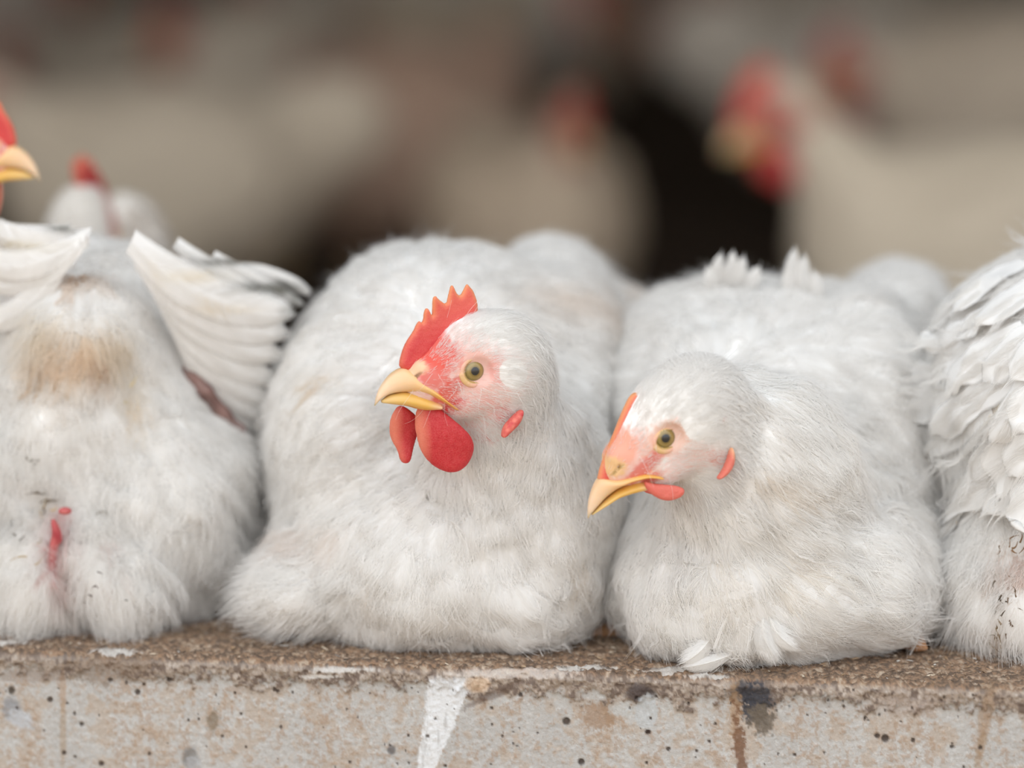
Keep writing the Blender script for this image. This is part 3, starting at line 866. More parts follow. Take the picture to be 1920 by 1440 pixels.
pblob(1130, 1340, 40, 22, (.33, .20, .11), .7, .8, -15); pblob(1165, 1330, 24, 14, (.54, .55, .54), .8, .4)
pblob(22, 1330, 18, 22, (.30, .30, .31), .9, .2, -20); pblob(40, 1350, 26, 16, (.50, .51, .53), .9, .3, 30); pblob(22, 1293, 7, 9, (.05, .04, .03), .9)
pblob(356, 1420, 14, 20, (.22, .21, .20), .9, .2); pblob(362, 1432, 14, 16, (.42, .42, .43), .7, .2); pblob(398, 1350, 11, 22, (.24, .18, .12), .8, .6); pblob(118, 1290, 6, 40, (.42, .28, .18), .6, .4)
pblob(118, 1380, 6, 60, (.40, .29, .19), .55, .4); pblob(210, 1250, 90, 26, (.24, .17, .12), .6, .8); pblob(70, 1268, 60, 12, (.30, .22, .17), .5, .8); pblob(734, 1406, 8, 9, (.16, .15, .15), .9, .1)
pblob(1850, 1330, 12, 60, (.36, .24, .15), .6, .4, 12); pblob(1840, 1400, 8, 40, (.34, .22, .12), .6, .5, 12); pblob(1700, 1320, 60, 20, (.50, .42, .37), .5, .5)
for (a, b, c_, d_) in ((640, 1255, 60, 5), (1290, 1256, 75, 5), (215, 1222, 40, 6), (20, 1206, 30, 5), (1090, 1252, 50, 4), (1330, 1268, 40, 4), (600, 1268, 40, 4)): pblob(a, b, c_, d_, (.70, .67, .63), .75, .6)
dots = [(207, 1275, 4), (237, 1280, 3), (270, 1282, 3), (258, 1298, 5), (94, 1312, 5), (140, 1338, 3), (153, 1358, 4), (186, 1341, 2), (120, 1412, 4), (280, 1413, 3), (515, 1293, 4), (520, 1295, 3), (190, 1432, 5), (1253, 1404, 4), (1645, 1380, 5), (1660, 1385, 7), (1712, 1388, 4), (1838, 1402, 4), (976, 1303, 4), (1062, 1353, 7), (1090, 1429, 6), (405, 1303, 2), (318, 1273, 5), (1490, 1415, 3), (1330, 1390, 3), (650, 1330, 2), (1785, 1400, 4)]
r9 = np.random.default_rng(5)
dots += [(r9.uniform(0, 1920), r9.uniform(1290, 1440), r9.uniform(1.2, 3.2)) for _ in range(90)]
dep = np.zeros(len(V))
for (a, b, r) in dots:
    d = np.hypot(q[:, 0] - a, q[:, 1] - b) / r; k = sst(1.25, .8, d) * near * (yl < 0)
    col = lerp(col, L3(.07, .05, .04), (k * .9)[:, None]); dep += k * r
V[:, 1] += np.clip(dep, 0, 8) * pxm(1, 0) * .8
ledge = mesh_np('wall_front', V, quad_grid(nx, npf)[:, ::-1], M_LEDGE, None, np.clip(col, 0, 1))
ledge['kind'] = 'structure'; ledge['label'] = 'stained concrete ledge crusted with dried litter'
# loose litter lying on the ledge: shavings, dried droppings, grains
def scatter_flakes(name, n, smin, smax, yl, mt=M_DARKBIT):
    r = np.random.default_rng(12); P = np.stack([r.uniform(-.36, .36, n), yl[0] + (yl[1] - yl[0]) * r.random(n) ** .8, np.zeros(n)], 1)
    s_ = smin + (smax - smin) * r.random(n) ** 3; a = r.uniform(0, 6.28, n)
    base = np.array([[-1, 0, 0], [-.4, .55, 0], [.7, .45, 0], [1, -.1, 0], [.2, -.6, 0], [-.5, -.4, 0], [-.8, 0, .5], [-.2, .3, .7], [.6, .2, .6], [.5, -.3, .55], [-.3, -.3, .6]])
    m = len(base); B = base[None] * (1 + r.normal(0, .22, (n, m, 3))) * s_[:, None, None] * np.stack([r.uniform(.7, 1.9, n), r.uniform(.4, 1, n), r.uniform(.2, .7, n)], 1)[:, None]
    c, s2 = np.cos(a)[:, None], np.sin(a)[:, None]; X = B.copy(); X[..., 0] = B[..., 0] * c - B[..., 1] * s2; X[..., 1] = B[..., 0] * s2 + B[..., 1] * c
    tl = r.normal(0, .25, n)[:, None]; X[..., 2] = X[..., 2] + X[..., 0] * tl
    P[:, 1] -= SKEW * P[:, 0]
    X += P[:, None]; X[..., 2] += s_[:, None] * .1
    F_ = np.array([[0, 6, 7, 1], [1, 7, 8, 2], [2, 8, 9, 3], [3, 9, 10, 4], [4, 10, 6, 5], [5, 6, 0, 5], [6, 10, 8, 7], [10, 9, 8, 10]])
    Q = (F_[None] + (np.arange(n) * m)[:, None, None]).reshape(-1, 4)
    pal = np.array([[.34, .22, .13], [.22, .15, .10], [.46, .33, .21], [.62, .52, .40], [.12, .09, .07], [.72, .69, .64], [.40, .27, .16], [.28, .24, .21]])
    C_ = pal[r.choice(8, n, p=[.22, .2, .16, .1, .14, .05, .1, .03])] * r.uniform(.75, 1.2, (n, 1))
    e0 = bpy.data.objects.new('tmp', None)
    o = mesh_mixed(name, X.reshape(-1, 3), Q, mt, None, np.repeat(C_, m, 0)); bpy.data.objects.remove(e0)
    for p in o.data.polygons: p.use_smooth = False
    return o
fl = scatter_flakes('litter', 9000, .0003, .0016, (YF + .002, .12))
tag(fl, 'brown wood shavings and dried crumbs lying along the concrete ledge', 'litter', kind='stuff')


ONLY = ''
def on(x): return not ONLY or x in ONLY
GROUP = 'white hens crowded on the concrete ledge'

def px_spots(H, rows, lat=13):
    """(px, py, rx, rz, rot, colour, strength) with radii in mm, placed where the photo shows them"""
    out = []
    for (px, py, rx, rz, rot, col, st) in rows:
        x, z = H.trace([(px, py)], lat)[0]; out.append((x, z, rx, rz, rot, col, st))
    return out
def comb_col(z0=14, z1=34, orange=0.0):
    def f(V, poly):
        d = poly_sdf(poly, V[:, 0].astype(np.float32), V[:, 2].astype(np.float32))
        e = np.clip(1 + d / 3.2, 0, 1)[:, None]; up = np.clip((V[:, 2] - z0) / (z1 - z0), 0, 1)[:, None]
        nz = np.clip(pnoise(V, 3.5, 8)[:, None] * .5 + .5, 0, 1)
        c = lerp([.62, .035, .045], [.76, .13, .09], np.clip(up * .8 + nz * .3 + orange, 0, 1))
        return lerp(c, [.86, .36, .15], np.clip(e ** 2 * (.30 + .55 * up + orange), 0, 1))
    return f
def wat_col(V, poly):
    d = poly_sdf(poly, V[:, 0].astype(np.float32), V[:, 2].astype(np.float32)); front = np.clip((V[:, 0] - poly[:, 0].max() + 5.5) / 4, 0, 1)[:, None]
    c = lerp([.50, .008, .018], [.58, .025, .035], np.clip(pnoise(V, 4, 2)[:, None] * .5 + .5, 0, 1)); return lerp(c, [.84, .28, .17], front * .7)
ear_col = lambda V, p: lerp([.58, .04, .05], [.80, .22, .16], np.clip(pnoise(V, 3, 2)[:, None] * .6 + .5, 0, 1))
def lids(H, root, rx=5.5, rz=5.3, upper=.92, tilt=0, th=1.25, eyelat=8.9, cz=0):
    for sd in (1, -1):
        eye(H, root, eyelat, sd)
        ring('eyelid', H, root, sd, lambda x, z: 13.6 - .012 * (x * x + z * z), 0, cz, rx, rz, th, M_LID,
             lambda a, b: lerp([.80, .52, .24], [.86, .48, .36], .5 + .5 * math.sin(a * 3)) if math.cos(b) > -.3 else np.array([.50, .32, .10]), upper=upper, tilt=tilt)
def nostrils(H, sh, x=20.5, z=2.2, slit=None):
    sx, sz = (x - 1.6, z - 2.6) if slit is None else slit
    for sd in (1, -1):
        H.ell(sh, (x, 4.8 * sd, z), (5.4, 3.2, 3.2), .003, rot=15)
        H.ell(sh, (sx, 8.6 * sd, sz), (3.4, 2.6, .85), .0006, rot=-38, sub=True)
        H.ell(sh, (0, 17 * sd, 0), (7.0, 4.0, 6.2), .003, sub=True)
bareB = lambda L: np.clip(.35 * np.exp(-(np.hypot(L[:, 0] + 2, L[:, 2]) / 15) ** 4) + .5 * np.exp(-(((L[:, 0] + 8) / 10) ** 2 + ((L[:, 2] + 15) / 9) ** 2)) + (np.abs(L[:, 1]) < 4.5) * (L[:, 0] > 0) * (L[:, 2] > 4) * .95 + np.clip((L[:, 0] - 9) / 9, 0, 1) * np.clip((12 - L[:, 2]) / 9 + .2, 0, 1) + (np.hypot(L[:, 0] - 1, L[:, 2]) < 8.6) * 1., 0, .97)
def blob(q, x, y, rx, ry): return np.exp(-(((q[:, 0] - x) / rx) ** 2 + ((q[:, 1] - y) / ry) ** 2))[:, None]
TAN = np.array([.74, .60, .44])
def stain(P, c, rows, seed=17, amt=.10):
    q = to_px(P); out = c.copy()
    k = np.clip(pnoise(P, .04, seed)[:, None] - .25, 0, 1) * amt
    out = out * (1 - k) + TAN * k
    for (x, y, rx, ry, col, st) in rows:
        b = np.clip(blob(q, x, y, rx, ry) * (1.1 + .7 * pnoise(P, .006, seed + 3)[:, None]), 0, 1) * st
        out = out * (1 - b) + np.asarray(col) * b
    return out

def straws(parent, sh, rows, seed=1):
    """bits of straw and dried dirt caught in the plumage: px, py, spread, count, length (mm), colour"""
    r = np.random.default_rng(seed); sp, sr, sc = [], [], []
    for (px, py, spr, n, ln, c, y0) in rows:
        for _ in range(n):
            p = surf(sh, px + r.normal(0, spr[0]), py + r.normal(0, spr[1]), .004, n=120); a = r.uniform(0, 6.28); cu = r.normal(0, 1.1); k = np.linspace(0, 1, 6)
            L = ln * MM * r.uniform(.5, 1.3); an = a + cu * k
            X = p + np.cumsum(np.cos(an)[:, None] * RT * L / 5 + np.sin(an)[:, None] * UP * L / 5, 0)
            X = sh.snap(X, .0045, 4); sp.append(X[None]); sr.append(np.array([r.uniform(.00025, .00055)])); sc.append(np.array([c]) * r.uniform(.7, 1.2))
    o = curves_obj('dirt_flecks', sp, sr, sc, M_BARB, parent); return o
# ================================================================= the hen with the tall comb
if True:
    HB = Head(at(868, 689, -.020), 25, 3, 2)
    tr = HB.trace
    LW = [0, 2.5, 4, 5.5, 7, 8.5, 10, 11, 12]
    ut = tr([(702, 760), (705, 744), (714, 723), (732, 701), (755, 687), (785, 706), (815, 730), (838, 750), (858, 764)], [0, 0, 0, 0, 0, 3, 7, 10, 12])
    ub = tr([(702.5, 761), (716, 750), (732, 741.5), (750, 738), (775, 737), (800, 741), (822, 749), (842, 760), (859, 771)], LW)
    lt = tr([(716, 751), (735, 741), (760, 736), (785, 737), (808, 744), (832, 756)], [1, 3, 5, 7, 9, 10])
    lb = tr([(718, 756), (740, 759), (765, 762), (785, 768), (803, 771), (826, 770)], [1, 2, 3, 4, 6, 8])
    BEAK = (ut, ub, lt, lb)
    comb_px = [(748, 690), (750, 672), (757, 650), (765, 636), (776, 620), (781, 608), (786, 601), (791, 606), (794, 600), (795, 583), (800, 576), (806, 583), (811, 595), (811, 575), (810, 560), (815, 553),
               (822, 561), (838, 572), (841, 552), (845, 533), (850, 536), (856, 549), (864, 556), (871, 542), (876, 531), (882, 538), (889, 545), (896, 567), (895, 592), (882, 610), (864, 630), (850, 656), (830, 680), (800, 697), (770, 700)]
    COMB = tr(comb_px)
    w_near = [(795, 770), (803, 762), (822, 762), (845, 782), (865, 800), (880, 815), (889, 833), (888, 852), (878, 872), (862, 885), (845, 888), (828, 882), (812, 868), (800, 848), (793, 820), (791, 795)]
    w_far = [(752, 758), (768, 768), (782, 782), (788, 800), (782, 822), (775, 845), (770, 866), (762, 871), (754, 866), (751, 845), (742, 828), (737, 802), (740, 778)]
    WNEAR = tr(w_near, 8); WFAR = tr(w_far, -8)
    ear_px = [(934, 818), (938, 798), (950, 784), (966, 768), (975, 765), (974, 780), (965, 796), (952, 808), (940, 820)]
    EAR = tr(ear_px, 14)
if on('B'):
    root = thing('hen', 'white hen with a tall serrated red comb and big red wattles resting on the ledge', 'hen', at(830, 1232, .05), GROUP)
    sh = Shape()
    E(sh, 820, 1015, .075, 305, 205, .095)
    E(sh, 662, 800, .10, 162, 190, .075, .025)
    E(sh, 770, 685, .13, 180, 212, .08, .025)
    E(sh, 905, 720, .15, 270, 240, .09, .03)
    E(sh, 1030, 525, .225, 92, 70, .05, .015)
    E(sh, 1168, 600, .235, 84, 58, .045, .015, rot=25)
    E(sh, 1080, 760, .16, 110, 180, .09, .03)
    E(sh, 1035, 980, .06, 105, 180, .075, .02)
    E(sh, 550, 1105, .030, 85, 62, .035, .02)
    E(sh, 880, 1130, .03, 230, 90, .045, .02)
    E(sh, 975, 1112, .045, 125, 80, .06, .02)
    sh.cone(HB.w((-16, 0, -7)), at(960, 900, .035), .0165, .046, .016); HB.ell(sh, (-24, 0, -2), (20, 15.5, 21), .014)
    sh.cone(at(960, 900, .035), at(900, 1000, .05), .042, .06, .02)
    head_prims(sh, HB)
    body_only = lambda P: np.clip((np.linalg.norm(HB.l(P) / 40, axis=-1) - .9) * 2, 0, 1)
    sh.noise = [(.0035, .05, 4, body_only), (.0016, .022, 9, body_only)]
    spots = [(10, -2, 24, 22, -20, [.82, .50, .45], .85)] + px_spots(HB, [
        (905, 730, 15, 14, 0, [.82, .52, .45], .7), (890, 695, 12.5, 11, 0, [.82, .46, .38], .85), (820, 650, 15, 9, 50, RED2, .9), (815, 700, 8, 9, 0, RED2, .8), (845, 735, 9, 5, -40, RED2, .85),
        (857, 765, 7, 4, -35, RED, .95), (925, 690, 4, 7, 0, RED2, .6), (960, 703, 5, 3, 15, RED2, .85), (935, 712, 19, 15, 0, [.86, .58, .53], .5), (953, 790, 5, 10, -38, RED, .95), (905, 790, 16, 13, 0, [.84, .48, .44], .75), (930, 830, 5, 2, 20, RED2, .7), (786, 690, 6.5, 4.8, 10, HORN, .95)])
    SL = HB.trace([(782, 708)], 8)[0]; spots += [(SL[0], SL[1], 3.6, .8, -38, [.26, .15, .08], .8)]
    nostrils(HB, sh, slit=SL)
    body, V, Q = hen_mesh(sh, root, .0022, HB, spots)
    beak_parts(HB, root, *BEAK, wu=(.5, 2.6, 4.6, 7.2, 10, 12.2, 13.4, 14))
    plate('comb', HB, COMB, lambda x, z: 2.6 - .03 * np.clip(z, 0, 40), 3.2, M_COMB, root, comb_col(), yoff=lambda x, z: 1.0 * np.sin(z * .16 + x * .1) * np.clip((z - 12) / 20, 0, 1), res=.5)
    plate('wattle', HB, WNEAR, lambda x, z: 2.4 + 0 * x, 4.5, M_COMB, root, wat_col, yoff=lambda x, z: 8 + .9 * np.sin(z * .2 + 1) - .02 * (x - 5) ** 2, res=.55, seed=5)
    plate('wattle', HB, WFAR, lambda x, z: 2.2 + 0 * x, 3.5, M_COMB, root, wat_col, yoff=lambda x, z: -8 - .02 * (x - 18) ** 2 + .9 * np.sin(z * .25), res=.55, seed=7)
    lids(HB, root)
    plate('earlobe', HB, EAR, lambda x, z: 3.0 + 0 * x, 2.2, M_COMB, root, ear_col, yoff=lambda x, z: 17.4 + 0 * x, res=.5)
    plate('earlobe', HB, EAR, lambda x, z: 3.0 + 0 * x, 2.2, M_COMB, root, ear_col, yoff=lambda x, z: -15.2 + 0 * x, res=.8)
    #           px   py    dx   dy  toward   len  halfw lift fluff
    flow = Flow([(1000, 640, 1, .8, .1, 18, 3.5, .9, .2), (1060, 760, .6, 1, .1, 24, 4, 1.0, .2), (980, 850, -.1, 1, .2, 20, 3.5, 1.0, .2), (880, 900, -.1, 1, .2, 18, 4, 1.0, .25),
                 (760, 880, -1, .25, 0, 22, 6, 1.0, .25), (620, 880, -1, .35, 0, 32, 11, 1.3, .25), (520, 800, -.3, 1, 0, 32, 12, 1.5, .2), (560, 650, -.8, .5, 0, 34, 13, 1.5, .1), (700, 600, -.8, -.1, -.2, 34, 13, 1.6, .1),
                 (680, 480, -.4, -.8, -.4, 28, 11, 2.2, .2), (800, 470, 0, -.8, -.6, 30, 11, 2.4, .2), (900, 540, 1, -.3, -.8, 34, 13, 1.8, .1), (1040, 480, 1, -.1, -.8, 32, 12, 2.0, .15), (1100, 520, .9, .6, -.4, 32, 12, 2.2, .1),
                 (1190, 590, 1, .1, -.3, 34, 8, 2.5, .2), (1080, 640, 1, .3, -.2, 36, 11, 1.6, .1), (1130, 700, 1, 0, -.2, 34, 11, 1.8, .1),
                 (700, 1000, -.4, .9, .2, 34, 13, 1.1, .2), (850, 1050, .05, 1, .1, 36, 14, 1.1, .15), (1000, 1020, .4, 1, .1, 36, 14, 1.1, .15), (1080, 1080, .5, .9, 0, 36, 14, 1.3, .1), (850, 1180, .1, .9, .0, 34, 13, 1.3, .1), (700, 1180, -.3, .9, 0, 32, 12, 1.3, .2),
                 (1000, 1180, .8, .4, 0, 36, 12, 1.8, .1), (540, 1020, -.8, .5, 0, 20, 6, 1.5, .55), (480, 1120, -1, .35, .1, 20, 6, 2, .95), (580, 1110, -1, .4, .1, 22, 6, 2, .8), (560, 1150, -.8, .8, .1, 20, 6, 2, .8), (500, 1180, -.9, .6, .1, 20, 6, 2, .9), (500, 950, -.2, 1, 0, 24, 8, 1.5, .3)])
    tintB = lambda P, c: stain(P, c, [(620, 712, 30, 18, [.70, .52, .32], .6), (1165, 575, 85, 55, [.76, .62, .50], .45), (1010, 560, 90, 25, [.74, .60, .48], .35), (1075, 1050, 12, 20, TAN, .4), (695, 1110, 6, 14, [.7, .5, .3], .5), (560, 1000, 80, 22, [.78, .66, .58], .5)])
    pl = dress(sh, V, Q, flow, HB, root, 2600, clip=lambda P: P[:, 2] > .002, tint=tintB, bare=bareB, fluff_n=18000)
    pl.build(root)

# ================================================================= the hen that looks down
if on('C'):
    root = thing('hen', 'white hen with a low orange comb looking down over the ledge', 'hen', at(1450, 1250, .0), GROUP)
    HC = Head(at(1231, 813, -.045), 18, 30, 3)
    sh = Shape()
    E(sh, 1450, 1055, .045, 315, 190, .09)
    E(sh, 1440, 752, .15, 300, 222, .10, .03)
    E(sh, 1300, 770, .13, 180, 190, .08, .03)
    E(sh, 1680, 605, .25, 100, 108, .06, .02)
    E(sh, 1640, 830, .13, 130, 260, .09, .03)
    E(sh, 1340, 1130, .005, 170, 105, .05, .02)
    E(sh, 1600, 1080, .04, 155, 130, .07, .02)
    sh.cone(HC.w((-16, 0, -3)), at(1430, 900, .0), .0175, .042, .018)
    sh.cone(at(1430, 900, .0), at(1440, 1010, .03), .042, .060, .02)
    HC.ell(sh, (-26, 0, 0), (20, 16, 22), .014); E(sh, 1405, 790, .0, 95, 88, .028, .02)
    head_prims(sh, HC, low=2.5)
    body_only = lambda P: np.clip((np.linalg.norm(HC.l(P) / 40, axis=-1) - .9) * 2, 0, 1)
    sh.noise = [(.0035, .05, 14, body_only), (.0016, .022, 19, body_only)]
    spots = px_spots(HC, [(1190, 865, 14, 15, 0, [.84, .50, .42], .9), (1165, 850, 8, 12, 60, [.84, .36, .24], .8), (1250, 822, 13, 9, 0, [.84, .50, .38], .8), (1210, 880, 12, 4, -15, RED2, .7), (1225, 905, 8, 3, -10, RED2, .8),
                          (1290, 870, 15, 9, 0, [.84, .56, .50], .7), (1325, 792, 8, 3, 10, [.78, .30, .22], .8), (1355, 865, 4, 9, -28, [.80, .28, .18], .8), (1155, 880, 6.5, 5, 40, [.86, .55, .26], .9)])
    SL = HC.trace([(1158, 882)], 8)[0]; spots += [(SL[0], SL[1], 3.6, .8, -20, [.36, .24, .08], .7)]
    nostrils(HC, sh, slit=SL)
    body, V, Q = hen_mesh(sh, root, .0022, HC, spots)
    tr = HC.trace
    ut = tr([(1102, 971), (1101.5, 955), (1104, 935), (1112, 912), (1122, 894), (1150, 900), (1178, 892), (1208, 886), (1243, 893)], [0, 0, 0, 0, 0, 3, 7, 10, 12])
    ub = tr([(1102.5, 972), (1110, 966), (1122, 954), (1140, 935), (1162, 918), (1185, 906), (1208, 900), (1226, 898), (1244, 901)], LW)
    lt = tr([(1110, 965), (1130, 945), (1158, 921), (1182, 908), (1203, 902), (1226, 903)], [1, 3, 5, 7, 9, 10])
    lb = tr([(1112, 966), (1135, 951), (1160, 934), (1185, 926), (1208, 922), (1228, 916)], [1, 2, 3, 4, 6, 8])
    beak_parts(HC, root, ut, ub, lt, lb, wu=(.5, 2.6, 4.6, 7.2, 10, 12.2, 13.4, 14))
    plate('comb', HC, tr([(1118, 905), (1126, 872), (1137, 843), (1150, 813), (1161, 785), (1171, 761), (1181, 742), (1192, 734), (1203, 743), (1201, 760), (1194, 780), (1186, 800), (1178, 830), (1168, 870), (1150, 905)]),
          lambda x, z: 2.9 + 0 * x, 2.6, M_COMB, root, comb_col(orange=.55), res=.45)
    wc = [(1205, 900), (1222, 906), (1245, 908), (1268, 910), (1284, 916), (1280, 930), (1262, 938), (1245, 939), (1228, 932), (1212, 920)]
    plate('wattle', HC, tr(wc, 9), lambda x, z: 1.9 + 0 * x, 2.6, M_COMB, root, lambda V, p: np.repeat([[.74, .16, .12]], len(V), 0), yoff=lambda x, z: 9.5 + 0 * x, res=.45)
    plate('wattle', HC, tr(wc, 9), lambda x, z: 1.9 + 0 * x, 2.6, M_COMB, root, lambda V, p: np.repeat([[.74, .16, .12]], len(V), 0), yoff=lambda x, z: -9.5 + 0 * x, res=.7)
    lids(HC, root, 5.2, 4.6, upper=.62, cz=-.3)
    ec = tr([(1338, 896), (1350, 880), (1358, 862), (1366, 834), (1372, 842), (1374, 860), (1369, 876), (1358, 890), (1346, 898)], 15)
    oc = lambda V, p: lerp([.72, .18, .13], [.88, .46, .26], np.clip((p[:, 0].min() + 3.5 - V[:, 0]) / 3, 0, 1)[:, None])
    plate('earlobe', HC, ec, lambda x, z: 3.0 + 0 * x, 2, M_COMB, root, oc, yoff=lambda x, z: 18 + 0 * x, res=.45)
    plate('earlobe', HC, ec, lambda x, z: 3.0 + 0 * x, 2, M_COMB, root, oc, yoff=lambda x, z: -15.5 + 0 * x, res=.8)
    flow = Flow([(1380, 720, 1, .3, .1, 18, 3.5, .9, .25), (1480, 780, 1, .8, .1, 24, 4.5, 1.0, .25), (1400, 900, .6, .8, .1, 22, 3.5, 1.0, .2), (1500, 930, 1, .5, .1, 28, 5, 1.0, .2), (1300, 990, -.1, 1, .1, 22, 4, 1.0, .3), (1600, 950, 1, .35, .1, 30, 7, 1.1, .2),
                 (1180, 1010, -.3, 1, 0, 26, 9, 1.1, .2), (1200, 1120, .0, 1, 0, 34, 13, 1.2, .1), (1350, 1100, .3, 1, .1, 36, 13, 1.1, .15), (1420, 1180, .3, 1, .0, 34, 12, 1.5, .2), (1500, 1060, .9, .6, .1, 34, 9, 1.1, .2), (1600, 1130, 1, .3, 0, 36, 12, 1.1, .15), (1700, 1060, .8, .6, 0, 36, 13, 1.1, .1), (1550, 1200, .8, .4, 0, 34, 12, 1.3, .1),
                 (1180, 680, -.9, .2, 0, 32, 12, 1.8, .2), (1300, 650, -.4, -.7, -.3, 32, 12, 2, .2), (1240, 580, -.7, -.3, -.2, 32, 11, 2.6, .3), (1340, 520, -.4, -.8, -.3, 30, 11, 3.0, .35), (1430, 500, .2, -.9, -.4, 30, 11, 2.8, .3), (1400, 640, .0, -.7, -.5, 34, 14, 2.0, .3), (1540, 560, 1, -.2, -.5, 32, 13, 2.0, .3), (1600, 680, 1, .4, -.2, 34, 14, 1.8, .3), (1500, 680, .9, .3, .1, 32, 13, 1.8, .4), (1620, 780, .7, .8, 0, 32, 12, 1.5, .5),
                 (1700, 540, 1, .3, -.4, 32, 13, 2.2, .1), (1720, 650, .7, .8, 0, 32, 13, 2.0, .1), (1700, 850, .5, 1, 0, 32, 12, 1.3, .3), (1130, 800, -.3, 1, 0, 26, 9, 1.5, .2)])
    tintC = lambda P, c: stain(P, c, [(1633, 858, 5, 4, [.75, .45, .15], .9), (1380, 1060, 90, 14, [.78, .66, .50], .35), (1500, 1050, 40, 8, [.78, .66, .50], .3), (1440, 900, 60, 20, [.82, .70, .56], .3)], seed=23, amt=.12)
    pl = dress(sh, V, Q, flow, HC, root, 2800, clip=lambda P: P[:, 2] > .002, tint=tintC, bare=lambda L: np.maximum(bareB(L), .85 * (np.abs(L[:, 1]) < 9) * (L[:, 0] > 5) * (L[:, 2] > 1)), fluff_n=7000)
    for (a, b_, w, bow) in (((1345, 545), (1326, 500), 7, .001), ((1350, 535), (1352, 474), 6, .002), ((1362, 535), (1396, 480), 6, -.002), ((1355, 540), (1376, 470), 6, -.001), ((1500, 570), (1474, 500), 7, .002), ((1508, 575), (1490, 462), 8, .004), ((1515, 575), (1508, 476), 8, .002), ((1520, 580), (1526, 505), 7, -.002), ((1250, 610), (1238, 565), 7, .001), ((1390, 545), (1424, 500), 7, -.001), ((1200, 640), (1178, 602), 7, .001)):
        pl.blade(at(*a, .13), at(*b_, .125), w * MM * .62, bow, .003, hairs=160, tipw=.15, base=.9, soft=.8, splay=1.3)
    for (a, b_, w, bow) in (((1335, 1190), (1268, 1248), 5, .002), ((1375, 1225), (1275, 1252), 4, .001), ((1430, 1140), (1470, 1248), 7, -.004), ((1440, 1150), (1505, 1222), 5, -.003), ((1425, 1170), (1455, 1250), 6, -.001)):
        pl.blade(at(*a, -.044), at(*b_, -.050), w * MM, bow, .002, hairs=420, cup=.4, tipw=.2, soft=0, splay=1.4, tuft=True, base=.5)
    pl.build(root)
    # toes under the breast
    ft = Shape(); a = at(1702, 1200, -.005)
    ft.cone(a + [-.005, .01, -.001], a + [.004, -.002, -.001], .0045, .0042, .002); ft.cone(a + [.004, -.002, -.001], a + [.008, -.004, -.003], .003, .0012, .002)
    shape_obj('foot', ft, *ft.bounds(), .0008, M_SKIN, root, lambda V: np.repeat([[.55, .30, .16]], len(V), 0))
if on('B'):
    ft = Shape(); a = at(1122, 1190, .028)
    ft.cone(a + [-.006, 0, .001], a + [.012, .006, .000], .0055, .0050, .002); ft.cone(a + [-.006, 0, .001], a + [-.014, -.006, .002], .0050, .0038, .002); ft.cone(a + [-.014, -.006, .002], a + [-.019, -.010, -.004], .0028, .0010, .001)
    ft.cone(a + [.012, .006, 0], a + [.014, .03, .004], .0050, .006, .002)
    rB = [o for o in bpy.data.objects if o.name == 'hen'][0]
    shape_obj('foot', ft, *ft.bounds(), .0008, M_SKIN, rB, lambda V: lerp([.50, .27, .14], [.42, .2, .1], np.clip(pnoise(V, .006, 2)[:, None], 0, 1)))

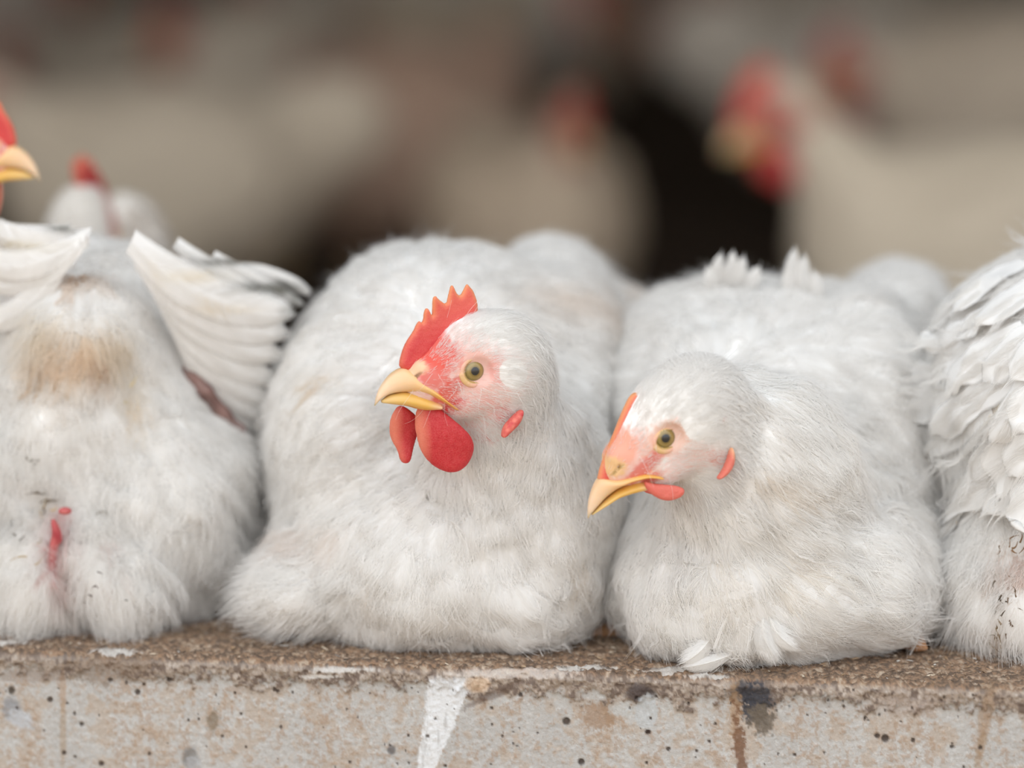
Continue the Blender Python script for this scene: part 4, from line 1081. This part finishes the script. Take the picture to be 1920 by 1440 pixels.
# ================================================================= the hen seen from behind at the left
if on('A'):
    root = thing('hen', 'white hen seen from behind with drooping wings and a fluffy soiled rump', 'hen', at(180, 1195, .08), GROUP)
    sh = Shape()
    E(sh, 170, 1015, .115, 310, 190, .085)
    E(sh, 175, 770, .14, 250, 325, .09, .03)
    E(sh, 150, 620, .075, 100, 90, .03, .02)
    E(sh, 330, 930, .10, 150, 190, .07, .02)
    E(sh, -40, 900, .10, 150, 220, .07, .02)
    E(sh, 120, 800, .07, 150, 90, .03, .015)
    E(sh, 60, 1080, .055, 90, 110, .04, .012)
    E(sh, 230, 1080, .055, 110, 110, .04, .012)
    sh.noise = [(.004, .045, 24, None), (.0025, .022, 29, None)]
    body, V, Q = hen_mesh(sh, root, .0022)
    flow = Flow([(200, 460, .1, 1, .2, 30, 11, 1.6, .1), (100, 500, -.5, 1, .1, 30, 11, 1.6, .1), (300, 520, .6, 1, .1, 34, 10, 1.6, .1), (150, 540, -.1, 1, .5, 26, 9, 2.4, .2), (100, 640, -.6, .7, .3, 20, 6, 2, .6), (200, 620, .7, .8, .3, 22, 7, 2.2, .5), (150, 690, 0, 1, .2, 18, 6, 1.4, .6),
                 (300, 650, .35, 1, .1, 38, 7, 1.8, .1), (360, 700, .35, 1, .1, 36, 7, 1.8, .1), (60, 770, -.2, 1, .2, 28, 11, 1.6, .45), (200, 800, .2, 1, .2, 28, 11, 1.6, .45), (120, 850, 0, 1, .2, 30, 12, 1.6, .45), (330, 850, .1, 1, .1, 30, 11, 1.5, .5), (420, 900, .0, 1, .1, 30, 10, 1.5, .4),
                 (60, 1000, -.3, 1, .2, 24, 8, 1.6, .85), (180, 1000, .2, 1, .2, 24, 8, 1.6, .8), (320, 1030, -.15, 1, .1, 28, 8, 1.8, .6), (400, 1000, -.2, 1, .1, 30, 8, 1.8, .4), (380, 1120, -.3, .9, .1, 24, 7, 1.8, .8), (60, 1130, -.2, .8, .5, 20, 7, 2, 1), (200, 1130, .2, .8, .5, 20, 7, 2, 1), (300, 1150, .2, .8, .4, 20, 7, 2, 1), (20, 900, -.2, 1, .1, 28, 9, 1.6, .5)])
    tintA = lambda P, c: stain(P, c, [(130, 660, 62, 46, [.86, .68, .50], .75), (205, 640, 40, 40, [.86, .70, .48], .45), (80, 610, 40, 30, [.88, .76, .58], .5), (185, 683, 14, 12, [.45, .22, .10], .8), (68, 672, 10, 8, [.70, .45, .20], .7), (150, 525, 34, 8, [.62, .42, .26], .6),
                                      (250, 740, 16, 22, [.80, .62, .38], .6), (60, 860, 14, 6, [.35, .30, .24], .6), (90, 935, 26, 22, [.72, .60, .48], .4), (105, 1030, 14, 60, [.62, .22, .20], .75), (120, 955, 14, 10, [.62, .22, .20], .7), (205, 1022, 12, 8, [.66, .40, .34], .6), (130, 1080, 16, 60, [.78, .62, .56], .5), (380, 560, 60, 12, [.80, .70, .55], .4)], seed=37, amt=.15)
    pl = dress(sh, V, Q, flow, None, root, 2800, clip=lambda P: (P[:, 2] > .002) & (P[:, 0] > -.36), tint=tintA, fluff_n=42000, hairs=16000)
    pl.build(root)
    sk = Shape(); E(sk, 99, 1045, .0265, 9, 40, .004, .004, rot=4); E(sk, 95, 1085, .027, 8, 26, .004, .004, rot=-8); E(sk, 106, 995, .0265, 7, 24, .004, .004, rot=-18); E(sk, 122, 958, .0265, 13, 7, .003, .004); shape_obj('skin_and_gap_shade', sk, *sk.bounds(), .0012, M_SKIN, root, lambda V: lerp([.40, .05, .06], [.62, .18, .16], np.clip(pnoise(V, .008, 5)[:, None] * .6 + .4, 0, 1)))  # red bare skin showing between the rump fluff
    straws(root, sh, [(80, 935, (14, 16), 7, 7, (.16, .12, .08), .03), (95, 960, (10, 8), 5, 6, (.55, .42, .26), .03), (30, 1015, (6, 8), 2, 6, (.12, .09, .07), .03), (62, 1045, (3, 25), 3, 8, (.60, .46, .28), .03), (62, 861, (8, 4), 5, 2.5, (.25, .22, .18), .03),
                      (192, 970, (6, 6), 1, 6, (.20, .17, .13), .03), (180, 1100, (3, 14), 4, 2.5, (.15, .1, .08), .03), (160, 530, (26, 6), 7, 3, (.42, .24, .12), .06), (195, 690, (6, 8), 4, 3, (.35, .18, .08), .05), (238, 745, (8, 12), 3, 6, (.80, .66, .40), .05), (250, 1115, (20, 20), 3, 1.5, (.1, .08, .06), .03)])
    gs = Shape(); pts = [surf(sh, *p, .0035) for p in ((350, 694), (384, 737), (418, 777), (450, 806), (474, 826))]  # dark sliver modelled in place of the shade between wing and body
    for p0, p1, r0, r1 in zip(pts[:-1], pts[1:], (.0042, .0048, .0042, .0028), (.0048, .0042, .0028, .0012)): gs.cone(p0, p1, r0 * .8, r1 * .8, .003)
    shape_obj('skin_and_gap_shade', gs, *gs.bounds(), .0010, M_SKIN, root, lambda V: lerp([.13, .07, .06], [.34, .20, .17], np.clip(pnoise(V, .01, 5)[:, None] * .6 + .4, 0, 1)))
    # wings
    GR = np.array([.22, .21, .18])
    def wing(prims, blades, ycol=None):
        e0 = bpy.data.objects.new('wing', None); COL.objects.link(e0); e0.parent = root
        ws = Shape()
        for p in prims: E(ws, *p)
        lo, hi = ws.bounds(); V2, Q2 = nets(ws, lo, hi, .0022); V2 = ws.snap(V2, 0, 1)
        o = mesh_np('wing', V2, Q2, M_SKIN, root, np.repeat(WHITE[None], len(V2), 0)); bpy.data.objects.remove(e0)
        pw = Plumage()
        for (a, b_, ya, yb, w, bow, out, c) in blades:
            pw.blade(at(*a, ya), at(*b_, yb), pxm(w, ya), bow, out, col=WHITE if c is None else c, hairs=260, cup=.18, tipw=.62, base=.6)
        pw.build(o, 'flight_feathers', 'barbs')
        return o
    edge = lambda c1: (lambda X: stain(X, np.repeat(WHITE[None], len(X), 0), [(500, 540, 60, 9, GR, 1), (420, 492, 50, 6, GR, .9), (120, 430, 26, 8, GR, 1), (555, 572, 14, 30, GR, .7), (525, 545, 16, 12, GR, .9), (360, 520, 70, 10, [.82, .72, .55], .5), (420, 580, 60, 8, [.82, .70, .52], .5), (40, 460, 50, 10, [.66, .58, .42], .6)], seed=3, amt=.1))
    bl = []
    tips = [(560, 592), (548, 640), (536, 690), (520, 742), (503, 785), (484, 815)]
    for t, w in ((0, 40), (.16, 40), (.34, 34), (.52, 32), (.68, 28), (.84, 26), (1, 22)):
        a = lerp((246, 452), (345, 625), t); k = t * 5; i0 = min(4, int(k)); b_ = lerp(tips[i0], tips[i0 + 1], k - i0)
        bl.append((tuple(a), tuple(b_), .066 + .020 * t, .088 + .016 * t, w, -.009 + .003 * t, .007, edge(1)))
    bl += [((440, 500), (588, 552), .11, .115, 15, .002, .003, edge(1)), ((400, 478), (575, 576), .10, .108, 15, -.001, .003, edge(1)), ((330, 455), (560, 592), .095, .102, 20, -.003, .003, edge(1))]
    wing([(330, 530, .105, 70, 30, .010, .012, -45), (430, 650, .118, 80, 26, .008, .02, -58)], bl)
    wing([(60, 450, .12, 85, 24, .014, .012, -6)],
         [((168, 442), (-20, 418), .066, .085, 30, .008, .010, edge(1)), ((160, 448), (-60, 470), .062, .085, 30, .010, .010, edge(1)), ((150, 458), (-40, 530), .060, .08, 26, .008, .006, edge(1)), ((130, 432), (-80, 405), .09, .11, 22, .006, .008, edge(1)), ((120, 475), (-60, 610), .062, .08, 28, .010, .006, edge(1))])

# ================================================================= the hen at the right edge
if on('D'):
    root = thing('hen', 'white hen at the frame edge showing layered wing feathers and a soiled fluffy belly', 'hen', at(1960, 1250, .02), GROUP)
    sh = Shape()
    E(sh, 2000, 880, .09, 255, 390, .11)
    E(sh, 1960, 720, .06, 200, 220, .07, .03)
    E(sh, 1955, 1120, .025, 185, 130, .06, .02)
    E(sh, 1900, 1060, .03, 120, 120, .05, .02)
    sh.noise = [(.003, .05, 44, None), (.0018, .022, 49, None)]
    body, V, Q = hen_mesh(sh, root, .0022)
    flow = Flow([(1920, 500, -1, .5, 0, 42, 11, 3.0, 0), (1800, 570, -1, .45, .1, 44, 10, 3.4, 0), (1770, 660, -.5, .9, .1, 46, 10, 3.2, 0), (1850, 650, -.5, .9, .2, 46, 10, 2.8, 0), (1760, 780, -.3, 1, .1, 46, 11, 2.4, 0), (1850, 800, -.3, 1, .1, 46, 11, 2.4, 0), (1900, 700, -.3, 1, .2, 40, 10, 2.4, 0),
                 (1780, 900, 0, 1, .1, 36, 12, 1.6, .15), (1880, 900, .1, 1, .1, 36, 12, 1.8, .2), (1900, 960, .3, 1, .1, 30, 11, 1.8, .2), (1800, 1000, -.1, 1, .1, 26, 8, 1.4, .6), (1780, 1120, -.5, .8, .2, 20, 6, 1.6, 1), (1850, 1180, -.2, .8, .4, 20, 6, 1.6, 1), (1900, 1100, .1, 1, .4, 20, 6, 1.6, 1), (1830, 1080, -.3, .9, .3, 20, 6, 1.6, .95)])
    DK = [.16, .11, .07]
    tintD = lambda P, c: stain(P, c, [(1915, 680, 30, 60, [.86, .74, .56], .5), (1890, 1025, 26, 14, [.40, .26, .15], .7), (1905, 1050, 30, 30, [.62, .38, .28], .5), (1877, 1130, 5, 26, DK, .8), (1872, 1190, 8, 34, [.45, .30, .18], .6), (1870, 885, 24, 5, DK, .35), (1900, 1130, 8, 14, [.5, .32, .2], .5)], seed=47, amt=.1)
    straws(root, sh, [(1877, 885, (14, 4), 8, 2.5, (.14, .10, .07), -.02), (1895, 1022, (16, 6), 8, 5, (.26, .16, .09), -.02), (1878, 1125, (4, 14), 9, 3, (.13, .10, .07), -.02), (1872, 1190, (7, 22), 14, 4, (.30, .22, .14), -.02), (1898, 1150, (6, 30), 8, 3, (.22, .15, .10), -.02), (1800, 985, (20, 3), 2, 7, (.72, .58, .42), -.02), (1868, 1225, (4, 8), 4, 3, (.1, .08, .06), -.02), (1835, 960, (6, 8), 3, 4, (.62, .48, .32), -.02)], 4)
    pl = dress(sh, V, Q, flow, None, root, 1500, clip=lambda P: (P[:, 2] > .002) & (P[:, 0] < .30), tint=tintD, fluff_n=22000, hairs=6000)
    rows = [[((1862, 500), (1748, 590), 8), ((1868, 545), (1745, 655), 9), ((1866, 595), (1738, 722), 9.5), ((1864, 650), (1734, 782), 9.5), ((1866, 710), (1733, 842), 10), ((1870, 770), (1738, 905), 10), ((1872, 830), (1750, 955), 10)],
            [((1925, 505), (1800, 612), 9), ((1930, 560), (1793, 690), 10), ((1928, 625), (1788, 768), 10), ((1926, 690), (1786, 838), 10), ((1925, 755), (1792, 905), 10.5), ((1925, 820), (1806, 960), 10)],
            [((1975, 540), (1862, 668), 10), ((1975, 610), (1850, 750), 10), ((1970, 680), (1845, 825), 10.5), ((1968, 750), (1848, 900), 10.5), ((1965, 820), (1862, 965), 10)],
            [((2020, 600), (1920, 740), 10), ((2015, 680), (1910, 820), 10), ((2010, 760), (1908, 905), 10.5), ((2005, 840), (1920, 985), 10)]]
    for ri, row in enumerate(rows):
        PP, TT, LL, WW = [], [], [], []
        for (a, b_, w) in row:
            p0 = surf(sh, *a); p1 = surf(sh, *b_)
            PP.append(p0); TT.append(p1 - p0); LL.append(np.linalg.norm(p1 - p0) * 1.06); WW.append(w * MM)
        PP = np.array(PP); TT = np.array(TT); n = sh.grad(PP); n /= np.linalg.norm(n, axis=1, keepdims=True); t = TT - (TT * n).sum(1, keepdims=True) * n; t /= np.linalg.norm(t, axis=1, keepdims=True)
        b = np.cross(n, t); LL = np.array(LL); WW = np.array(WW); m = len(PP); cw = np.repeat(WHITE[None], m, 0) * (1 + rng.normal(0, .01, (m, 1)))
        cv = -.10
        pl.vanes(sh, PP, n, t, b, LL, WW, np.full(m, .0035), cw, nu=20, nv=11, h0=.0022 + .0016 * ri, crisp=True, tipw=.62, base=.5, jag=.004, curl=cv)
        pl.barbs(sh, PP, n, t, b, LL, WW, np.full(m, .0036), cw, k=150, h0=.0026 + .0016 * ri, splay=1.0, curl=cv, rad=.00009)
    pl.build(root)

# ================================================================= hens just behind the front row
def copy_local(H, root, k=1, wat=True, comb=True, tone=1.0):
    t_ = tone; wc = lambda V, p: wat_col(V, p) * t_; cc = lambda V, p: comb_col()(V, p) * t_ if t_ == 1 else comb_col(30, 60)(V, p) * t_  # tone below one darkens comb and wattle reds, barn dimness put into colour
    beak_parts(H, root, *BEAK, wu=(.5, 2.6, 4.6, 7.2, 10, 12.2, 13.4, 14))
    if comb: plate('comb', H, COMB, lambda x, z: 2.8 + 0 * x, 3.2, M_COMB, root, cc, yoff=lambda x, z: 2.0 * np.sin(z * .13) * np.clip((z - 12) / 20, 0, 1), res=.9)
    if wat:
        plate('wattle', H, WNEAR, lambda x, z: 2.4 + 0 * x, 4.5, M_COMB, root, wc, yoff=lambda x, z: 8 + 0 * x, res=1.1)
        plate('wattle', H, WNEAR, lambda x, z: 2.4 + 0 * x, 4.5, M_COMB, root, wc, yoff=lambda x, z: -8 + 0 * x, res=1.1)
    lids(H, root)
FACE = [(10, -2, 24, 22, -20, [.80, .30, .26], .9), (14, 10, 16, 14, 0, RED2, .9), (0, 0, 13, 11, 0, [.80, .30, .24], .85), (12, -12, 16, 5, -15, RED, .9), (-18, -16, 5, 10, -38, RED, .9), (20, 2.5, 6, 4.5, 10, HORN, .9)]
if on('E'):
    root = thing('hen', 'white hen at the frame edge showing just its red face and yellow beak', 'hen', (-.43, .20, 0), GROUP)
    HE = Head(at(-88, 268, .12), 8, 8, 0, facing=1)
    sh = Shape(); sh.ell((-.45, .20, .095), (.085, .075, .095), None, .03); sh.cone(HE.w((-16, 0, -8)), (-.42, .17, .15), .017, .045, .03)
    head_prims(sh, HE); nostrils(HE, sh)
    body, V, Q = hen_mesh(sh, root, .003, HE, FACE, fine=1)
    copy_local(HE, root)
    flow = Flow([(-100, 350, -.3, 1, 0, 24, 5, 1.2, .2), (-300, 440, -1, .4, -.1, 28, 10, 1.5, .2), (-300, 700, -.4, 1, 0, 30, 12, 1.5, .2)])
    pl = dress(sh, V, Q, flow, HE, root, 900, clip=lambda P: P[:, 2] > .004, bare=bareB, hairs=3000, headhair=5000)
    pl.build(root)
# ------------------------------------------------------------------ the flock inside the barn, standing on the floor
HT = Head(np.zeros(3), 0, 0, 0, facing=1)
HERD = []
def barn_hen(name, label, px, py, y, facing=1, yaw=0, pitch=10, tone=1.0, dx=.10, neck=1.0, rust=0.0, size=1.0, body_dir=None, extra=(), ctone=None):
    """hen whose head shows at a pixel and distance; the body trails behind the head, feet on the floor"""
    O = at(px, py, y); zf = -.25
    f = math.radians(yaw); fd = np.array([facing * math.cos(f), -math.sin(f), 0])
    H = Head(O, yaw, pitch, 0, facing=facing, k=1.05 * size)
    g = O[2] - zf; bc = O - fd * dx * size; bc[2] = min(zf + .22 * size, O[2] - .04)
    n_try = 0
    while any(math.hypot(bc[0] - a, bc[1] - b) < .42 * (size + c) / 2 for a, b, c in HERD) and n_try < 16:
        n_try += 1; y += .12; O = at(px, py, y); H = Head(O, yaw, pitch, 0, facing=facing, k=1.05 * size); bc = O - fd * dx * size; bc[2] = min(zf + .22 * size, O[2] - .04)
    HERD.append((bc[0], bc[1], size)); print(label, n_try)
    root = thing('hen', label, 'hen', (bc[0], bc[1], zf), 'white hens standing inside the barn')
    bd = -fd if body_dir is None else nrm(np.array(body_dir + (0,)))
    Rb = np.stack([bd, np.cross([0, 0, 1], bd), [0, 0, 1]])
    sh = Shape(); k = size; B0 = bc + bd * .05 * k
    sh.ell(B0, (.145 * k, .092 * k, .098 * k), Rb, .03); sh.ell(B0 - bd * .07 * k + [0, 0, -.01], (.085 * k, .08 * k, .085 * k), Rb, .03)
    sh.ell(B0 + bd * .15 * k + [0, 0, .05 * k], (.055 * k, .03 * k, .05 * k), Rb, .04)
    sh.cone(H.w((-14, 0, -8)), bc - bd * .05 * k + [0, 0, .02], .018 * k, .058 * k, .03)
    for x_ in extra: E(sh, *x_)
    for sd in (-1, 1):
        w_ = np.cross(bd, [0, 0, 1]) * sd
        sh.ell(B0 + w_ * .075 * k + [0, 0, .015], (.10 * k, .022 * k, .062 * k), Rb, .012)
        lg = B0 - bd * .01 + w_ * .045 * k; sh.cone(lg + [0, 0, -.05 * k], np.array([lg[0], lg[1], max(zf + .07 * k, lg[2] - .12)]), .04 * k, .014, .02)
    head_prims(sh, H)
    sh.noise = [(.003, .05, int(abs(px)), lambda P: np.clip((np.linalg.norm(H.l(P) / 40, axis=-1) - .9) * 2, 0, 1))]
    base = lerp(lerp(WHITE, [.80, .66, .48], min(1, (1 - tone) * 2.2)) * (tone ** .35), [.66, .36, .26], rust)  # dirty tan plumage; lower tone also darkens it for the dim barn
    lo, hi = sh.bounds(); V, Q = nets(sh, lo, hi, .006); c = H.w((0, 0, 0))
    V, Q = refine(V, Q, lambda P: np.linalg.norm(P - c, axis=1) < .045, 1); V = sh.snap(V, 0, 2)
    mesh_mixed('body', V, Q, M_SKIN, root, face_color(H, [q_[:5] + ([c_ * (1.0 if tone > .65 else .7) for c_ in q_[5]],) + q_[6:] for q_ in FACE], V, base))  # face reds of low-tone hens darkened in the colour too
    copy_local(H, root, tone=ctone or (1.0 if tone > .65 else .7))  # low-tone hens get darkened reds, barn shade painted into comb and wattles
    for sd in (-1, 1):
        w_ = np.cross(bd, [0, 0, 1]) * sd; lg = B0 - bd * .01 + w_ * .045 * k; ls = Shape()
        b0 = np.array([lg[0], lg[1], zf + .012]); tp = np.array([lg[0], lg[1], max(zf + .08 * k, lg[2] - .10)])
        ls.cone(tp, b0, .008, .0065, .004)
        for an in (-.45, 0, .45, math.pi):
            d = -bd * math.cos(an) + w_ * math.sin(an); ls.cone(b0, b0 + d * (.05 if an < 3 else .022) + [0, 0, -.006], .0065, .0035, .004)
        shape_obj('leg', ls, *ls.bounds(), .0035, M_SKIN, root, lambda V: np.repeat([[.62, .42, .20]], len(V), 0))
    return root, sh, V, Q, H
if on('F'):
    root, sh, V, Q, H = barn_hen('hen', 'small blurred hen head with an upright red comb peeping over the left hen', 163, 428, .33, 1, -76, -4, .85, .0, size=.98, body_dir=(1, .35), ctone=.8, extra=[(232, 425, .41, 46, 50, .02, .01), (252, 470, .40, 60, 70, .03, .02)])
    flow = Flow([(165, 400, .1, 1, -.1, 16, 5, 1.2, .2), (240, 430, .5, 1, 0, 22, 8, 1.2, .2), (230, 600, .2, 1, 0, 28, 12, 1.5, .2)])
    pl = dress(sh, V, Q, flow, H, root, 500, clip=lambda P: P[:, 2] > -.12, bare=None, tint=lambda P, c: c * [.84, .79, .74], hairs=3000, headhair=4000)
    pl.build(root)
if on('G'):
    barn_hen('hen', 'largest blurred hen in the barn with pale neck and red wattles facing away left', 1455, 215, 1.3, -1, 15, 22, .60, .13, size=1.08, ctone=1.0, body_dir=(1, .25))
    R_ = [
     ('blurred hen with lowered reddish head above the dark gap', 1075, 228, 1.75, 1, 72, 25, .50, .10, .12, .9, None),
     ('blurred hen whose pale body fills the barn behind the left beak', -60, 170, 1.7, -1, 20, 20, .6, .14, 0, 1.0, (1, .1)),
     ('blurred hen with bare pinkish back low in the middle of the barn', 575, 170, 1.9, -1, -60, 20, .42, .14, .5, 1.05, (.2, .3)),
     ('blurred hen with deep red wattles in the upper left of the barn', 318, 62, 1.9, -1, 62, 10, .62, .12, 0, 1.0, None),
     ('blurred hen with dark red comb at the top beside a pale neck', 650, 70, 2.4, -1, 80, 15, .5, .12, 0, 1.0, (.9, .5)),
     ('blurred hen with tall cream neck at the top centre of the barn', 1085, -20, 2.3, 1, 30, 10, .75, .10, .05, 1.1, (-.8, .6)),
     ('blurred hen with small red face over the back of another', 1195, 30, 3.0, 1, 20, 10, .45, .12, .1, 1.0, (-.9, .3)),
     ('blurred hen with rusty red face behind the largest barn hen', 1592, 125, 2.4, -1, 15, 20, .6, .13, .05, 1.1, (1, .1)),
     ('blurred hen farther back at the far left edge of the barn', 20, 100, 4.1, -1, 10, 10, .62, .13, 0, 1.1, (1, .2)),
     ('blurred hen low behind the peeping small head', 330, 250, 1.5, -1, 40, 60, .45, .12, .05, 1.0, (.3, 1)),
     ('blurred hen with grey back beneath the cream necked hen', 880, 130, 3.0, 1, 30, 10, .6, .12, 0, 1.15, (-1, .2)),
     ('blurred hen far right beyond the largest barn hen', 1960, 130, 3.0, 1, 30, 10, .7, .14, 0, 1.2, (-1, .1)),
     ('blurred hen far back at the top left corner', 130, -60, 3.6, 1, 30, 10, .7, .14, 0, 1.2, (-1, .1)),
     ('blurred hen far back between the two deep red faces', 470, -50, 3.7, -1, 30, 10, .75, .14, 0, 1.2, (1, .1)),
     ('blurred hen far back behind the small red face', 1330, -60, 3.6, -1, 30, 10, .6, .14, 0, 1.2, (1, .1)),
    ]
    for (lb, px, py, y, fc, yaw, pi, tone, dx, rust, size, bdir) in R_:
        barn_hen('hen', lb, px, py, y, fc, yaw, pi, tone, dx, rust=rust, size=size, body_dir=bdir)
